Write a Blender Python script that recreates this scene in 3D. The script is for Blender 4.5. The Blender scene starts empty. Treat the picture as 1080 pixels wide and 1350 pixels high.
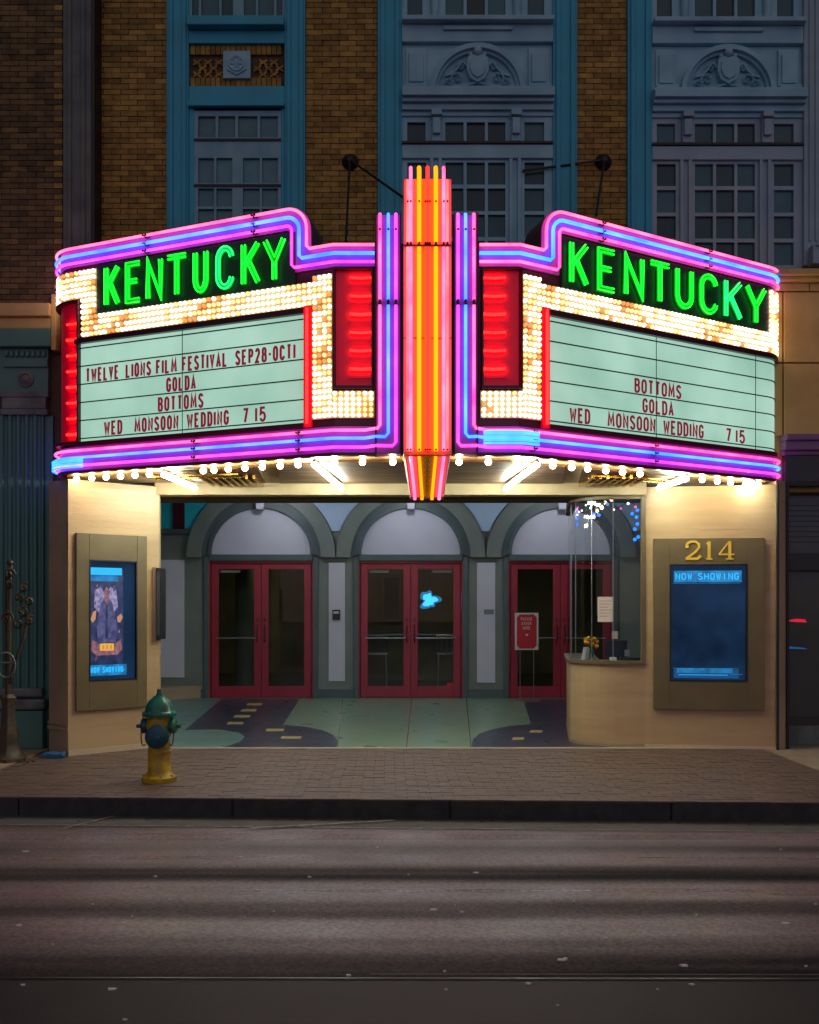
import bpy, math, random
from mathutils import Vector
R = math.radians
random.seed(7)
scn = bpy.context.scene
col = scn.collection

# ------------------------------------------------------------------ camera, sky, light
cam = bpy.data.objects.new('camera', bpy.data.cameras.new('camera'))
col.objects.link(cam); scn.camera = cam
cam.location = (0, 0, 1.6); cam.rotation_euler = (R(90), 0, 0)
cam.data.sensor_fit = 'HORIZONTAL'; cam.data.sensor_width = 36
cam.data.lens = 36 * 1228 / 1080
cam.data.shift_x = 25 / 1080; cam.data.shift_y = 127 / 1080
cam.data.clip_start = .05; cam.data.clip_end = 2000
SUN_EL, SUN_AZ = -6, 172          # soft street glow from behind the camera
wd = bpy.data.worlds.new('World'); scn.world = wd; wd.use_nodes = True
wn = wd.node_tree; bg = wn.nodes['Background']
sky = wn.nodes.new('ShaderNodeTexSky'); sky.sky_type = 'NISHITA'; sky.sun_disc = False
sky.sun_elevation = R(SUN_EL); sky.sun_rotation = R(SUN_AZ); sky.air_density = 1.0; sky.ozone_density = 4
wn.links.new(sky.outputs[0], bg.inputs[0]); bg.inputs[1].default_value = 11
sd = bpy.data.lights.new('sun', 'SUN'); sd.energy = .42; sd.angle = R(110); sd.color = (1, .80, .66)
so = bpy.data.objects.new('sun', sd); col.objects.link(so)
so.rotation_euler = (R(90 - 26), 0, R(8))
scn.view_settings.view_transform = 'Standard'; scn.view_settings.look = 'None'
scn.view_settings.exposure = .35; scn.view_settings.gamma = 1; scn.view_settings.use_curve_mapping = False
scn.render.engine = 'CYCLES'
try:
    scn.cycles.use_denoising = True; scn.cycles.denoiser = 'OPENIMAGEDENOISE'
    scn.cycles.sample_clamp_indirect = 6; scn.cycles.max_bounces = 8; scn.cycles.use_light_tree = True
    scn.cycles.caustics_reflective = False; scn.cycles.caustics_refractive = False
except Exception: pass

# ------------------------------------------------------------------ materials
def mat(name, c, rough=.6, metal=0., c2=None, ns=6., bump=0., bs=40., spec=.5, emit=None, es=1., stretch=None, island=0., objrand=0., alpha=None, detail=4.):
    m = bpy.data.materials.new(name); m.use_nodes = True
    nt = m.node_tree; b = nt.nodes['Principled BSDF']
    b.inputs['Roughness'].default_value = rough; b.inputs['Metallic'].default_value = metal
    b.inputs['Specular IOR Level'].default_value = spec
    b.inputs['Base Color'].default_value = (*c, 1)
    geo = nt.nodes.new('ShaderNodeNewGeometry'); vec = geo.outputs['Position']
    if stretch:
        mp = nt.nodes.new('ShaderNodeMapping'); mp.inputs['Scale'].default_value = stretch
        nt.links.new(vec, mp.inputs[0]); vec = mp.outputs[0]
    out = None
    if c2:
        n = nt.nodes.new('ShaderNodeTexNoise'); n.inputs['Scale'].default_value = ns; n.inputs['Detail'].default_value = detail
        nt.links.new(vec, n.inputs['Vector'])
        r = nt.nodes.new('ShaderNodeValToRGB'); r.color_ramp.elements[0].position = .35; r.color_ramp.elements[1].position = .68
        r.color_ramp.elements[0].color = (*c, 1); r.color_ramp.elements[1].color = (*c2, 1)
        nt.links.new(n.outputs[0], r.inputs[0]); out = r.outputs[0]
        rr = nt.nodes.new('ShaderNodeMapRange'); rr.inputs[3].default_value = max(.03, rough - .1); rr.inputs[4].default_value = min(1, rough + .12)
        nt.links.new(n.outputs[0], rr.inputs[0]); nt.links.new(rr.outputs[0], b.inputs['Roughness'])
    if island or objrand:
        hs = nt.nodes.new('ShaderNodeHueSaturation')
        mr = nt.nodes.new('ShaderNodeMapRange'); k = island or objrand
        mr.inputs[3].default_value = 1 - k; mr.inputs[4].default_value = 1 + k * .8
        if island: nt.links.new(geo.outputs['Random Per Island'], mr.inputs[0])
        else:
            oi = nt.nodes.new('ShaderNodeObjectInfo'); nt.links.new(oi.outputs['Random'], mr.inputs[0])
        nt.links.new(mr.outputs[0], hs.inputs['Value'])
        if out: nt.links.new(out, hs.inputs['Color'])
        else: hs.inputs['Color'].default_value = (*c, 1)
        out = hs.outputs[0]
    if out: nt.links.new(out, b.inputs['Base Color'])
    if bump:
        n = nt.nodes.new('ShaderNodeTexNoise'); n.inputs['Scale'].default_value = bs; n.inputs['Detail'].default_value = 5
        nt.links.new(vec, n.inputs['Vector'])
        bp = nt.nodes.new('ShaderNodeBump'); bp.inputs['Strength'].default_value = bump; bp.inputs['Distance'].default_value = .01
        nt.links.new(n.outputs[0], bp.inputs['Height']); nt.links.new(bp.outputs[0], b.inputs['Normal'])
    if emit:
        b.inputs['Emission Color'].default_value = (*emit, 1); b.inputs['Emission Strength'].default_value = es
    if alpha is not None: b.inputs['Alpha'].default_value = alpha
    return m

def neon(name, c, s=1.):       # a glowing tube: dark glass with a lit gas column
    m = mat(name, (.02, .02, .02), .2, emit=c, es=s)
    return m

def clear_glass(name, tint=(.9, .95, .97), rough=.0, gloss=.10):
    m = bpy.data.materials.new(name); m.use_nodes = True; nt = m.node_tree
    for n in list(nt.nodes): nt.nodes.remove(n)
    o = nt.nodes.new('ShaderNodeOutputMaterial'); t = nt.nodes.new('ShaderNodeBsdfTransparent'); g = nt.nodes.new('ShaderNodeBsdfGlossy')
    t.inputs[0].default_value = (*tint, 1); g.inputs['Roughness'].default_value = rough
    fr = nt.nodes.new('ShaderNodeFresnel'); fr.inputs[0].default_value = 1.5
    ad = nt.nodes.new('ShaderNodeMath'); ad.operation = 'ADD'; ad.inputs[1].default_value = gloss - .04
    nt.links.new(fr.outputs[0], ad.inputs[0])
    gg = nt.nodes.new('ShaderNodeNewGeometry'); iv = nt.nodes.new('ShaderNodeMath'); iv.operation = 'SUBTRACT'; iv.inputs[0].default_value = 1; nt.links.new(gg.outputs['Backfacing'], iv.inputs[1])
    ml = nt.nodes.new('ShaderNodeMath'); ml.operation = 'MULTIPLY'; nt.links.new(ad.outputs[0], ml.inputs[0]); nt.links.new(iv.outputs[0], ml.inputs[1])
    mx = nt.nodes.new('ShaderNodeMixShader'); nt.links.new(ml.outputs[0], mx.inputs[0])
    nt.links.new(t.outputs[0], mx.inputs[1]); nt.links.new(g.outputs[0], mx.inputs[2]); nt.links.new(mx.outputs[0], o.inputs[0])
    return m

M = {}
M['brick'] = mat('brick', (.42, .26, .055), .8, c2=(.27, .16, .04), ns=9, bump=.5, bs=60, objrand=.35)
M['brick_mass'] = mat('brick_mass', (.42, .26, .055), .8, c2=(.27, .16, .04), ns=9, bump=.5, bs=60, island=.35)
M['brick_dark'] = mat('brick_dark', (.19, .12, .045), .85, c2=(.11, .07, .03), ns=7, bump=.5, bs=60, objrand=.4)
M['mortar'] = mat('mortar', (.09, .065, .035), .95, c2=(.13, .09, .05), ns=12)
M['trim'] = mat('trim', (.035, .44, .61), .55, c2=(.05, .37, .50), ns=2.2, bump=.15, bs=25)
M['terra'] = mat('terracotta', (.33, .60, .70), .6, c2=(.24, .48, .58), ns=3, bump=.25, bs=30)
M['terra_warm'] = mat('terracotta_warm', (.36, .50, .54), .6, c2=(.28, .42, .50), ns=3, bump=.25, bs=30)
M['oldstone'] = mat('old_stone', (.17, .19, .16), .75, c2=(.10, .12, .12), ns=4, bump=.3, bs=25)
M['pane'] = mat('window_pane', (.022, .10, .115), .16, c2=(.04, .13, .14), ns=2.5, objrand=.6)
M['pane_curtain'] = mat('curtained_pane', (.06, .20, .24), .25, c2=(.10, .26, .28), ns=3, objrand=.3)
M['sash'] = mat('sash_paint', (.22, .46, .52), .5, c2=(.16, .38, .46), ns=5)
M['black'] = mat('black_metal', (.012, .012, .014), .45)
M['maroon'] = mat('maroon_enamel', (.075, .008, .025), .32, c2=(.05, .006, .02), ns=4, bump=.05)
M['purple_panel'] = mat('band_enamel', (.42, .15, .50), .3, c2=(.34, .12, .45), ns=5)
M['signblack'] = mat('sign_backing', (.006, .035, .02), .4)
M['green_paint'] = mat('green_letter_enamel', (.02, .42, .07), .35)
M['cream'] = mat('cream_tile', (.58, .40, .21), .42, c2=(.50, .33, .165), ns=1.3, bump=.12, bs=12, stretch=(1, 1, 6))
M['cream2'] = mat('cream_plaster', (.46, .33, .20), .55, c2=(.36, .26, .17), ns=2, bump=.2, bs=20)
M['olive'] = mat('olive_frame', (.17, .125, .055), .45, c2=(.14, .10, .045), ns=3, bump=.1)
M['soffit'] = mat('soffit_metal', (.26, .14, .075), .5, .4, c2=(.08, .04, .028), ns=2.6, stretch=(.7, 6, 1), bump=.3, bs=4)
M['soffit_trim'] = mat('soffit_trim', (.66, .48, .28), .55, 0, c2=(.55, .40, .22), ns=5)
M['brass'] = mat('brass', (.75, .50, .16), .25, 1.)
M['grey_paint'] = mat('grey_green_paint', (.23, .26, .235), .5, c2=(.19, .22, .205), ns=2, bump=.08)
M['grey_dark'] = mat('dark_moulding', (.11, .145, .15), .45, c2=(.09, .125, .135), ns=3)
M['lavender'] = mat('lavender_panel', (.70, .68, .78), .5, c2=(.64, .62, .74), ns=2)
M['frieze'] = mat('frieze_panel', (.55, .70, .92), .5, c2=(.48, .64, .88), ns=2)
M['cyan_spill'] = mat('cyan_spill_panel', (.03, .62, .75), .45, c2=(.02, .5, .65), ns=3)  # cyan neon light on the wall, put into the panel colour
M['redwood'] = mat('red_door_paint', (.42, .035, .065), .35, c2=(.36, .03, .055), ns=4, bump=.06)
M['steel'] = mat('brushed_steel', (.5, .5, .5), .3, .9)
M['glass'] = clear_glass('door_glass', (.87, .92, .90), 0, .045)
M['booth_glass'] = clear_glass('booth_glass', (.94, .97, .98), .02, .05)
M['case_glass'] = clear_glass('case_glass', (.95, .97, 1), 0, .008)
M['interior'] = mat('interior_wall', (.45, .40, .27), .8, c2=(.28, .27, .2), ns=1.2)
M['ifloor'] = mat('interior_floor', (.12, .10, .05), .4)
M['terrazzo'] = mat('terrazzo_green', (.19, .30, .22), .3, c2=(.23, .31, .20), ns=2.2)
M['terrazzo2'] = mat('terrazzo_teal', (.15, .28, .25), .3, c2=(.13, .24, .22), ns=2)
M['navy'] = mat('terrazzo_navy', (.035, .05, .085), .3, c2=(.05, .055, .08), ns=3)
M['yellow_inlay'] = mat('terrazzo_yellow', (.55, .42, .16), .35)
M['paver'] = mat('brick_paver', (.175, .115, .085), .5, c2=(.145, .095, .075), ns=14, bump=.2, bs=70, objrand=.14)
M['paver_mass'] = mat('brick_paver_mass', (.175, .115, .085), .5, c2=(.145, .095, .075), ns=14, bump=.2, bs=70, island=.14)
M['joint'] = mat('sand_joint', (.12, .085, .065), .95, c2=(.09, .07, .055), ns=20)
M['concrete'] = mat('concrete', (.36, .27, .18), .8, c2=(.28, .21, .15), ns=5, bump=.3, bs=50)
M['threshold'] = mat('threshold_stone', (.62, .48, .32), .5)
M['kerb'] = mat('kerb_stone', (.045, .045, .04), .8, c2=(.03, .03, .03), ns=8, bump=.5, bs=30)
M['kerbtop'] = mat('kerb_top', (.14, .09, .075), .7, c2=(.10, .07, .06), ns=10, bump=.4, bs=40)
M['gutter'] = mat('gutter', (.10, .105, .09), .7, c2=(.075, .08, .072), ns=5, bump=.3, bs=50)
M['paint'] = mat('worn_road_paint', (.42, .38, .34), .7, c2=(.14, .12, .12), ns=18)
M['seam'] = mat('tar_seam', (.012, .014, .014), .35)
M['fleck'] = mat('pale_grit', (.8, .8, .76), .5)
M['green_iron'] = mat('green_column_paint', (.06, .19, .145), .38, c2=(.08, .20, .16), ns=4, bump=.15)
M['green_iron2'] = mat('grey_column_paint', (.17, .19, .17), .45, c2=(.07, .09, .08), ns=5, bump=.15)
M['goldstone'] = mat('gold_sandstone', (.70, .46, .18), .7, c2=(.5, .33, .13), ns=2.5, bump=.3, bs=30)
M['goldstone_r'] = mat('gold_sandstone_panel', (.78, .48, .17), .6, c2=(.62, .36, .11), ns=2.2, bump=.15, bs=20)
M['shopdark'] = mat('dark_shop_glass', (.06, .065, .06), .18, c2=(.08, .085, .078), ns=1.2)
M['shopframe'] = mat('shop_frame', (.035, .032, .03), .4)
M['purple_lit_cornice'] = mat('purple_lit_cornice', (.25, .12, .25), .5)  # purple light falling on the cornice, painted into its colour
M['hyd_yellow'] = mat('hydrant_yellow', (.66, .44, .012), .38, c2=(.26, .15, .02), ns=9, bump=.25, bs=60)
M['hyd_green'] = mat('hydrant_green', (.01, .24, .14), .3, c2=(.02, .09, .06), ns=9, bump=.2, bs=60)
M['hyd_blue'] = mat('hydrant_teal', (.01, .10, .13), .35, c2=(.008, .06, .09), ns=12, bump=.2, bs=60)
M['rust'] = mat('rusty_chain', (.12, .07, .03), .7)
M['iron'] = mat('cast_iron', (.045, .032, .022), .5, c2=(.08, .05, .02), ns=18, bump=.3)
M['redsign'] = mat('red_sign', (.62, .03, .04), .4)
M['white'] = mat('white_print', (.75, .72, .7), .5)
M['paper'] = mat('paper', (.72, .60, .50), .7)
M['ink'] = mat('ink', (.25, .12, .1), .7)
M['gold'] = mat('gold_numeral', (.9, .58, .06), .3, .15)
M['orange_fl'] = mat('orange_petal', (.7, .25, .02), .6)
M['yellow_fl'] = mat('yellow_petal', (.75, .5, .03), .6)
M['leaf'] = mat('leaf', (.04, .12, .03), .6)
M['bluecloth'] = mat('blue_cloth', (.02, .12, .26), .8)
M['booth_dark'] = mat('booth_equipment', (.02, .022, .03), .4)
M['board_letter'] = mat('backlit_plastic_letter', (.25, .01, .025), .5, emit=(.12, .006, .02), es=1)  # faint emission stands in for board light passing through the plastic
M['redbox'] = mat('red_lit_plastic', (.8, .01, .03), .3, emit=(.09, .0, .005), es=1)  # low emission stands in for lamp light glowing through red plastic
M['bulbback'] = mat('bulb_panel_enamel', (.66, .5, .3), .4, c2=(.58, .4, .2), ns=9)
# lit things
M['n_pink'] = neon('neon_pink', (3.2, .13, .66)); M['n_pink2'] = neon('neon_pale_pink', (3.2, .24, .58))
M['n_blue'] = neon('neon_blue', (.14, .42, 5)); M['n_cyan'] = neon('neon_cyan', (.03, .52, 5))
M['n_violet'] = neon('neon_violet', (1.7, .08, 1.5)); M['n_green'] = neon('neon_green', (.01, 2.2, .05)); M['n_greenblue'] = neon('neon_green_blue', (.02, 2.2, .30))
M['n_red'] = neon('neon_red', (7.0, .05, .045)); M['n_yellow'] = neon('neon_yellow', (2.6, .50, .0))
M['n_orange'] = neon('neon_orange', (5, .09, .004)); M['n_coral'] = neon('neon_coral', (5, .15, .15))
M['tower_face'] = mat('tower_enamel', (.95, .46, .10), .4)
M['tower_pink'] = mat('tower_pink_enamel', (.95, .42, .42), .4)
M['bulb_white'] = neon('bulb_white', (2.8, 2.4, 1.7)); M['bulb_warm'] = neon('bulb_warm', (2.0, 1.0, .38)); M['bulb_orange'] = neon('bulb_orange', (.85, .32, .08))
M['bulb_big'] = neon('canopy_bulb', (1, .70, .38), 34)
M['fluor'] = neon('fluorescent', (.85, 1, .88), 70)
M['lobby_fill'] = neon('lobby_fill', (.84, .91, 1), 34)
M['foyer_fill'] = neon('foyer_fill', (1, .85, .5), 12)
M['board'] = mat('lightbox_face', (.3, .35, .3), .35, emit=(.30, .56, .44), es=.70)
M['screen_blue'] = mat('screen_glow', (.002, .006, .02), .5, spec=.1, emit=(.004, .016, .035), es=1.)
M['glow_cyan'] = neon('screen_text', (.02, .45, .95), 1.); M['glow_cyan2'] = neon('screen_band', (.01, .16, .36), 1.)
M['glow_dim'] = neon('screen_dim_glow', (.006, .06, .16), 1.)
M['p_dark'] = mat('poster_navy', (.02, .02, .03), .4, emit=(.005, .013, .05), es=1)
M['p_robe'] = mat('poster_robe', (.02, .02, .03), .4, emit=(.045, .05, .13), es=1)
M['p_rose'] = mat('poster_rose', (.02, .02, .03), .4, emit=(.22, .09, .13), es=1)
M['p_lilac'] = mat('poster_lilac', (.02, .02, .03), .4, emit=(.22, .20, .36), es=1)
M['p_yellow'] = mat('poster_yellow', (.02, .02, .03), .4, emit=(.75, .36, .02), es=1)
M['p_gold'] = mat('poster_gold', (.02, .02, .03), .4, emit=(.45, .22, .10), es=1)
M['led_blue'] = neon('led_blue', (.02, .30, 1.6)); M['led_white'] = neon('led_white', (2, 1.9, 1.8)); M['led_pink'] = neon('led_pink', (1.5, .15, .6))
M['splash'] = neon('blue_neon_sign', (.05, .5, 1.6), 1.5)
M['tail'] = neon('red_lamp', (.45, .012, .03))  # glow colour of the tail light reflection

# board: slightly uneven backlight
def uneven_emit(m, c1, c2, scale):
    nt = m.node_tree; b = nt.nodes['Principled BSDF']; g = nt.nodes.new('ShaderNodeNewGeometry')
    n = nt.nodes.new('ShaderNodeTexNoise'); n.inputs['Scale'].default_value = scale; n.inputs['Detail'].default_value = 3
    nt.links.new(g.outputs['Position'], n.inputs['Vector']); r = nt.nodes.new('ShaderNodeValToRGB')
    r.color_ramp.elements[0].position = .3; r.color_ramp.elements[1].position = .7
    r.color_ramp.elements[0].color = (*c1, 1); r.color_ramp.elements[1].color = (*c2, 1)
    nt.links.new(n.outputs[0], r.inputs[0]); nt.links.new(r.outputs[0], b.inputs['Emission Color'])
uneven_emit(M['board'], (.29, .55, .43), (.46, .74, .60), 1.3)
uneven_emit(M['screen_blue'], (.003, .010, .022), (.008, .024, .055), 2.5)
uneven_emit(M['p_dark'], (.002, .006, .03), (.03, .04, .11), 14); uneven_emit(M['p_robe'], (.02, .025, .08), (.10, .09, .20), 16)
uneven_emit(M['p_rose'], (.06, .02, .08), (.34, .14, .12), 22); uneven_emit(M['p_lilac'], (.08, .08, .22), (.38, .30, .42), 22)
uneven_emit(M['n_pink'], (2.6, .09, .58), (3.6, .30, .80), 3.5); uneven_emit(M['n_pink2'], (2.8, .14, .50), (3.6, .40, .70), 3.5)
uneven_emit(M['n_violet'], (1.5, .06, 1.5), (2.8, .17, 1.1), 3.); uneven_emit(M['n_blue'], (.06, .34, 5), (.25, .62, 4.5), 3.); uneven_emit(M['n_cyan'], (.02, .44, 5), (.16, .75, 4.5), 3.)
uneven_emit(M['n_coral'], (4, .10, .10), (4, .35, .32), 3.)
uneven_emit(M['glow_cyan2'], (.004, .09, .22), (.02, .22, .48), 9)

# ------------------------------------------------------------------ mesh helpers
class MB:
    def __init__(s): s.v = []; s.f = []; s.mi = []; s.cur = 0
    def box(s, a0, a1, d0, d1, z0, z1, f=None, n=1, back=True):
        f = f or (lambda a, d, z: (a, d, z))
        for i in range(n):
            u0 = a0 + (a1 - a0) * i / n; u1 = a0 + (a1 - a0) * (i + 1) / n
            b = len(s.v)
            for u in (u0, u1):
                for d in (d0, d1):
                    for z in (z0, z1): s.v.append(f(u, d, z))
            # index: u*4+d*2+z
            F = [(0, 4, 6, 2), (1, 3, 7, 5), (2, 6, 7, 3)]
            if back: F.append((0, 1, 5, 4))
            if i == 0: F.append((0, 2, 3, 1))
            if i == n - 1: F.append((4, 5, 7, 6))
            for q in F: s.f.append(tuple(b + k for k in q)); s.mi.append(s.cur)
        return s
    def poly(s, pts):
        b = len(s.v); s.v += [tuple(p) for p in pts]; s.f.append(tuple(range(b, b + len(pts)))); s.mi.append(s.cur); return s
    def prism(s, pts, d0, d1, f):            # pts in (u,z), extruded in d
        b = len(s.v); n = len(pts)
        for d in (d0, d1):
            for u, z in pts: s.v.append(f(u, d, z))
        s.f.append(tuple(b + i for i in range(n))); s.f.append(tuple(b + n + i for i in reversed(range(n))))
        for i in range(n):
            j = (i + 1) % n; s.f.append((b + i, b + j, b + n + j, b + n + i))
        s.mi += [s.cur] * (n + 2); return s
    def slab(s, pts, z0, z1):                # pts in (x,y)
        return s.prism(pts, z0, z1, lambda u, d, z: (u, z, d))
    def strip(s, left, right, d0, d1, f):    # ribbon between two (u,z) lines with thickness
        n = len(left); b = len(s.v)
        for d in (d0, d1):
            for k in range(n): s.v.append(f(left[k][0], d, left[k][1])); s.v.append(f(right[k][0], d, right[k][1]))
        m = 2 * n
        for k in range(n - 1):
            a = b + 2 * k
            for q in ((a, a + 1, a + 3, a + 2), (a + m, a + 2 + m, a + 3 + m, a + 1 + m), (a, a + 2, a + 2 + m, a + m), (a + 1, a + 1 + m, a + 3 + m, a + 3)):
                s.f.append(q); s.mi.append(s.cur)
        for a in (b, b + 2 * (n - 1)):
            s.f.append((a, a + m, a + 1 + m, a + 1)); s.mi.append(s.cur)
        return s
    def tube(s, path, r, n=6, closed=False, taper=None):
        P = [Vector(p) for p in path]; k = len(P); b = len(s.v); ref = None
        for i, p in enumerate(P):
            if closed: t = P[(i + 1) % k] - P[i - 1]
            else: t = P[min(i + 1, k - 1)] - P[max(i - 1, 0)]
            if t.length < 1e-9: t = Vector((0, 0, 1))
            t.normalize()
            if ref is None: ref = Vector((0, 0, 1)) if abs(t.z) < .9 else Vector((1, 0, 0))
            x = ref - t * ref.dot(t)
            if x.length < 1e-4: x = t.orthogonal()
            x.normalize(); y = t.cross(x); ref = x
            rr = r if taper is None else taper[i]
            for j in range(n):
                a = 2 * math.pi * j / n; s.v.append(tuple(p + (x * math.cos(a) + y * math.sin(a)) * rr))
        for i in range(k if closed else k - 1):
            for j in range(n):
                a = b + i * n; c = b + ((i + 1) % k) * n
                s.f.append((a + j, a + (j + 1) % n, c + (j + 1) % n, c + j)); s.mi.append(s.cur)
        if not closed:
            s.f.append(tuple(b + j for j in reversed(range(n)))); s.f.append(tuple(b + (k - 1) * n + j for j in range(n))); s.mi += [s.cur] * 2
        return s
    def lathe(s, prof, o=(0, 0, 0), ax=(0, 0, 1), n=24, flute=0):
        ax = Vector(ax).normalized(); x = ax.orthogonal().normalized(); y = ax.cross(x); o = Vector(o); b = len(s.v)
        for r, h in prof:
            for j in range(n):
                a = 2 * math.pi * j / n; q = r * (1 - flute * (j % 2))
                s.v.append(tuple(o + ax * h + (x * math.cos(a) + y * math.sin(a)) * q))
        for i in range(len(prof) - 1):
            for j in range(n):
                a = b + i * n; c = a + n
                s.f.append((a + j, a + (j + 1) % n, c + (j + 1) % n, c + j)); s.mi.append(s.cur)
        s.f.append(tuple(b + j for j in reversed(range(n)))); s.f.append(tuple(b + (len(prof) - 1) * n + j for j in range(n))); s.mi += [s.cur] * 2
        return s
    def ball(s, c, r, nu=10, nv=6, sq=1.):
        pr = [(max(1e-4, r * math.sin(math.pi * i / nv)), -r * sq * math.cos(math.pi * i / nv)) for i in range(nv + 1)]
        return s.lathe(pr, c, (0, 0, 1), nu)
    def build(s, name, mats, parent=None, smooth=False, bevel=0, **props):
        me = bpy.data.meshes.new(name); me.from_pydata(s.v, [], s.f)
        if not isinstance(mats, (list, tuple)): mats = [mats]
        for m in mats: me.materials.append(M[m] if isinstance(m, str) else m)
        if len(mats) > 1: me.polygons.foreach_set('material_index', s.mi)
        import bmesh
        bm = bmesh.new(); bm.from_mesh(me); bmesh.ops.recalc_face_normals(bm, faces=bm.faces); bm.to_mesh(me); bm.free()
        if smooth:
            me.polygons.foreach_set('use_smooth', [True] * len(me.polygons))
            try: me.set_sharp_from_angle(angle=R(40))
            except Exception: pass
        me.update()
        o = bpy.data.objects.new(name, me); col.objects.link(o)
        if parent: o.parent = parent; o.matrix_parent_inverse = PINV(parent)
        if bevel:
            bv = o.modifiers.new('bevel', 'BEVEL'); bv.width = bevel; bv.segments = 2; bv.limit_method = 'ANGLE'
        for k, v in props.items(): o[k] = v
        return o
def PINV(p):
    from mathutils import Matrix
    if p.parent: return Matrix()            # parts sit at the world origin, so their children need no shift
    return Matrix.Translation(-p.location)
def thing(name, label, cat, loc=(0, 0, 0), group=None):
    o = bpy.data.objects.new(name, None); col.objects.link(o); o.location = loc; o.empty_display_size = .2
    o['label'] = label; o['category'] = cat
    if group: o['group'] = group
    return o
def copy_part(src, loc, parent):
    c = src.copy(); col.objects.link(c); c.parent = parent; c.location = loc; return c

F_ = 1228.
def XZ(px, py, D): return ((px - 515) * D / F_, 1.6 + (802 - py) * D / F_)

class Path:                                   # plan curve; f(u,d,z): u along it, d outward
    def __init__(s, pts, side, u0=0):
        s.p = [Vector(p) for p in pts]; s.c = [u0]
        for a, b in zip(s.p, s.p[1:]): s.c.append(s.c[-1] + (b - a).length)
        sn = [Vector(((b - a).y, -(b - a).x)).normalized() * side for a, b in zip(s.p, s.p[1:])]
        s.n = [sn[0]] + [(a + b).normalized() / max(.6, (a + b).normalized().dot(a)) for a, b in zip(sn, sn[1:])] + [sn[-1]]
    def __call__(s, u, d, z):
        k = 0
        while k < len(s.c) - 2 and u > s.c[k + 1]: k += 1
        t = (u - s.c[k]) / (s.c[k + 1] - s.c[k]); p = s.p[k].lerp(s.p[k + 1], t); n = s.n[k].lerp(s.n[k + 1], max(0, min(1, t)))
        return (p.x + n.x * d, p.y + n.y * d, z)
    def u(s, px, d=.03, lo=None, hi=None):    # length along the curve where the sight line px meets it
        lo = s.c[0] if lo is None else lo; hi = s.c[-1] if hi is None else hi
        g = lambda u: (lambda q: 515 + F_ * q[0] / q[1] - px)(s(u, d, 0))
        gl = g(lo)
        N = 400; prev = lo
        for i in range(1, N + 1):
            x = lo + (hi - lo) * i / N
            if g(x) * gl <= 0:
                a, b = prev, x
                for _ in range(30):
                    m = (a + b) / 2
                    if g(m) * gl > 0: a = m
                    else: b = m
                return a
            prev = x
        return hi
def arc(cx, cy, rx, ry, a0, a1, n): return [(cx + rx * math.cos(R(a0 + (a1 - a0) * i / n)), cy + ry * math.sin(R(a0 + (a1 - a0) * i / n))) for i in range(n + 1)]

# ------------------------------------------------------------------ stroke lettering
O_ = arc(.5, .72, .5, .28, 0, 180, 8) + arc(.5, .28, .5, .28, 180, 360, 8); O_ = O_ + [O_[0]]
G = {
 'A': [[(0, 0), (.5, 1), (1, 0)], [(.2, .32), (.8, .32)]], 'B': [[(0, 0), (0, 1), (.6, 1)] + arc(.6, .77, .36, .23, 90, -90, 6) + [(0, .54)], [(.6, .54)] + arc(.6, .27, .4, .27, 90, -90, 6) + [(0, 0)]],
 'C': [arc(.5, .72, .5, .28, 10, 180, 8) + arc(.5, .28, .5, .28, 180, 350, 8)], 'D': [[(0, 0), (0, 1), (.45, 1)] + arc(.45, .7, .55, .3, 90, 0, 5) + arc(.45, .3, .55, .3, 0, -90, 5) + [(0, 0)]],
 'E': [[(1, 1), (0, 1), (0, 0), (1, 0)], [(0, .53), (.8, .53)]], 'F': [[(1, 1), (0, 1), (0, 0)], [(0, .53), (.8, .53)]],
 'G': [arc(.5, .72, .5, .28, 10, 180, 8) + arc(.5, .28, .5, .28, 180, 350, 8) + [(1, .46), (.55, .46)]], 'H': [[(0, 0), (0, 1)], [(1, 0), (1, 1)], [(0, .5), (1, .5)]],
 'I': [[(.5, 0), (.5, 1)]], 'K': [[(0, 0), (0, 1)], [(1, 1), (.04, .44)], [(.3, .6), (1, 0)]], 'L': [[(0, 1), (0, 0), (1, 0)]],
 'M': [[(0, 0), (.1, 1), (.5, .25), (.9, 1), (1, 0)]], 'N': [[(0, 0), (0, 1), (1, 0), (1, 1)]], 'O': [O_],
 'P': [[(0, 0), (0, 1), (.55, 1)] + arc(.55, .75, .42, .25, 90, -90, 6) + [(0, .5)]], 'R': [[(0, 0), (0, 1), (.55, 1)] + arc(.55, .75, .42, .25, 90, -90, 6) + [(0, .5)], [(.5, .5), (1, 0)]],
 'S': [arc(.5, .76, .48, .24, 15, 200, 8) + [(.3, .58), (.7, .45)] + arc(.5, .26, .5, .26, 20, -165, 8)], 'T': [[(0, 1), (1, 1)], [(.5, 1), (.5, 0)]],
 'U': [[(0, 1)] + arc(.5, .3, .5, .3, 180, 360, 10) + [(1, 1)]], 'V': [[(0, 1), (.5, 0), (1, 1)]], 'W': [[(0, 1), (.22, 0), (.5, .75), (.78, 0), (1, 1)]],
 'Y': [[(0, 1), (.5, .45), (1, 1)], [(.5, .45), (.5, 0)]], '1': [[(.5, 1), (.5, 0)]],
 '2': [arc(.5, .72, .48, .28, 165, -20, 8) + [(.0, 0), (1, 0)]], '5': [[(.95, 1), (.12, 1), (.06, .55)] + arc(.48, .32, .5, .32, 110, -160, 10)],
 '7': [[(0, 1), (1, 1), (.4, 0)]], '8': [[(p[0] * .86 + .07, p[1] * .46 + .54) for p in O_], [(p[0], p[1] * .54) for p in O_]], '-': [[(-.5, .5), (1.5, .5)]]}
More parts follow.
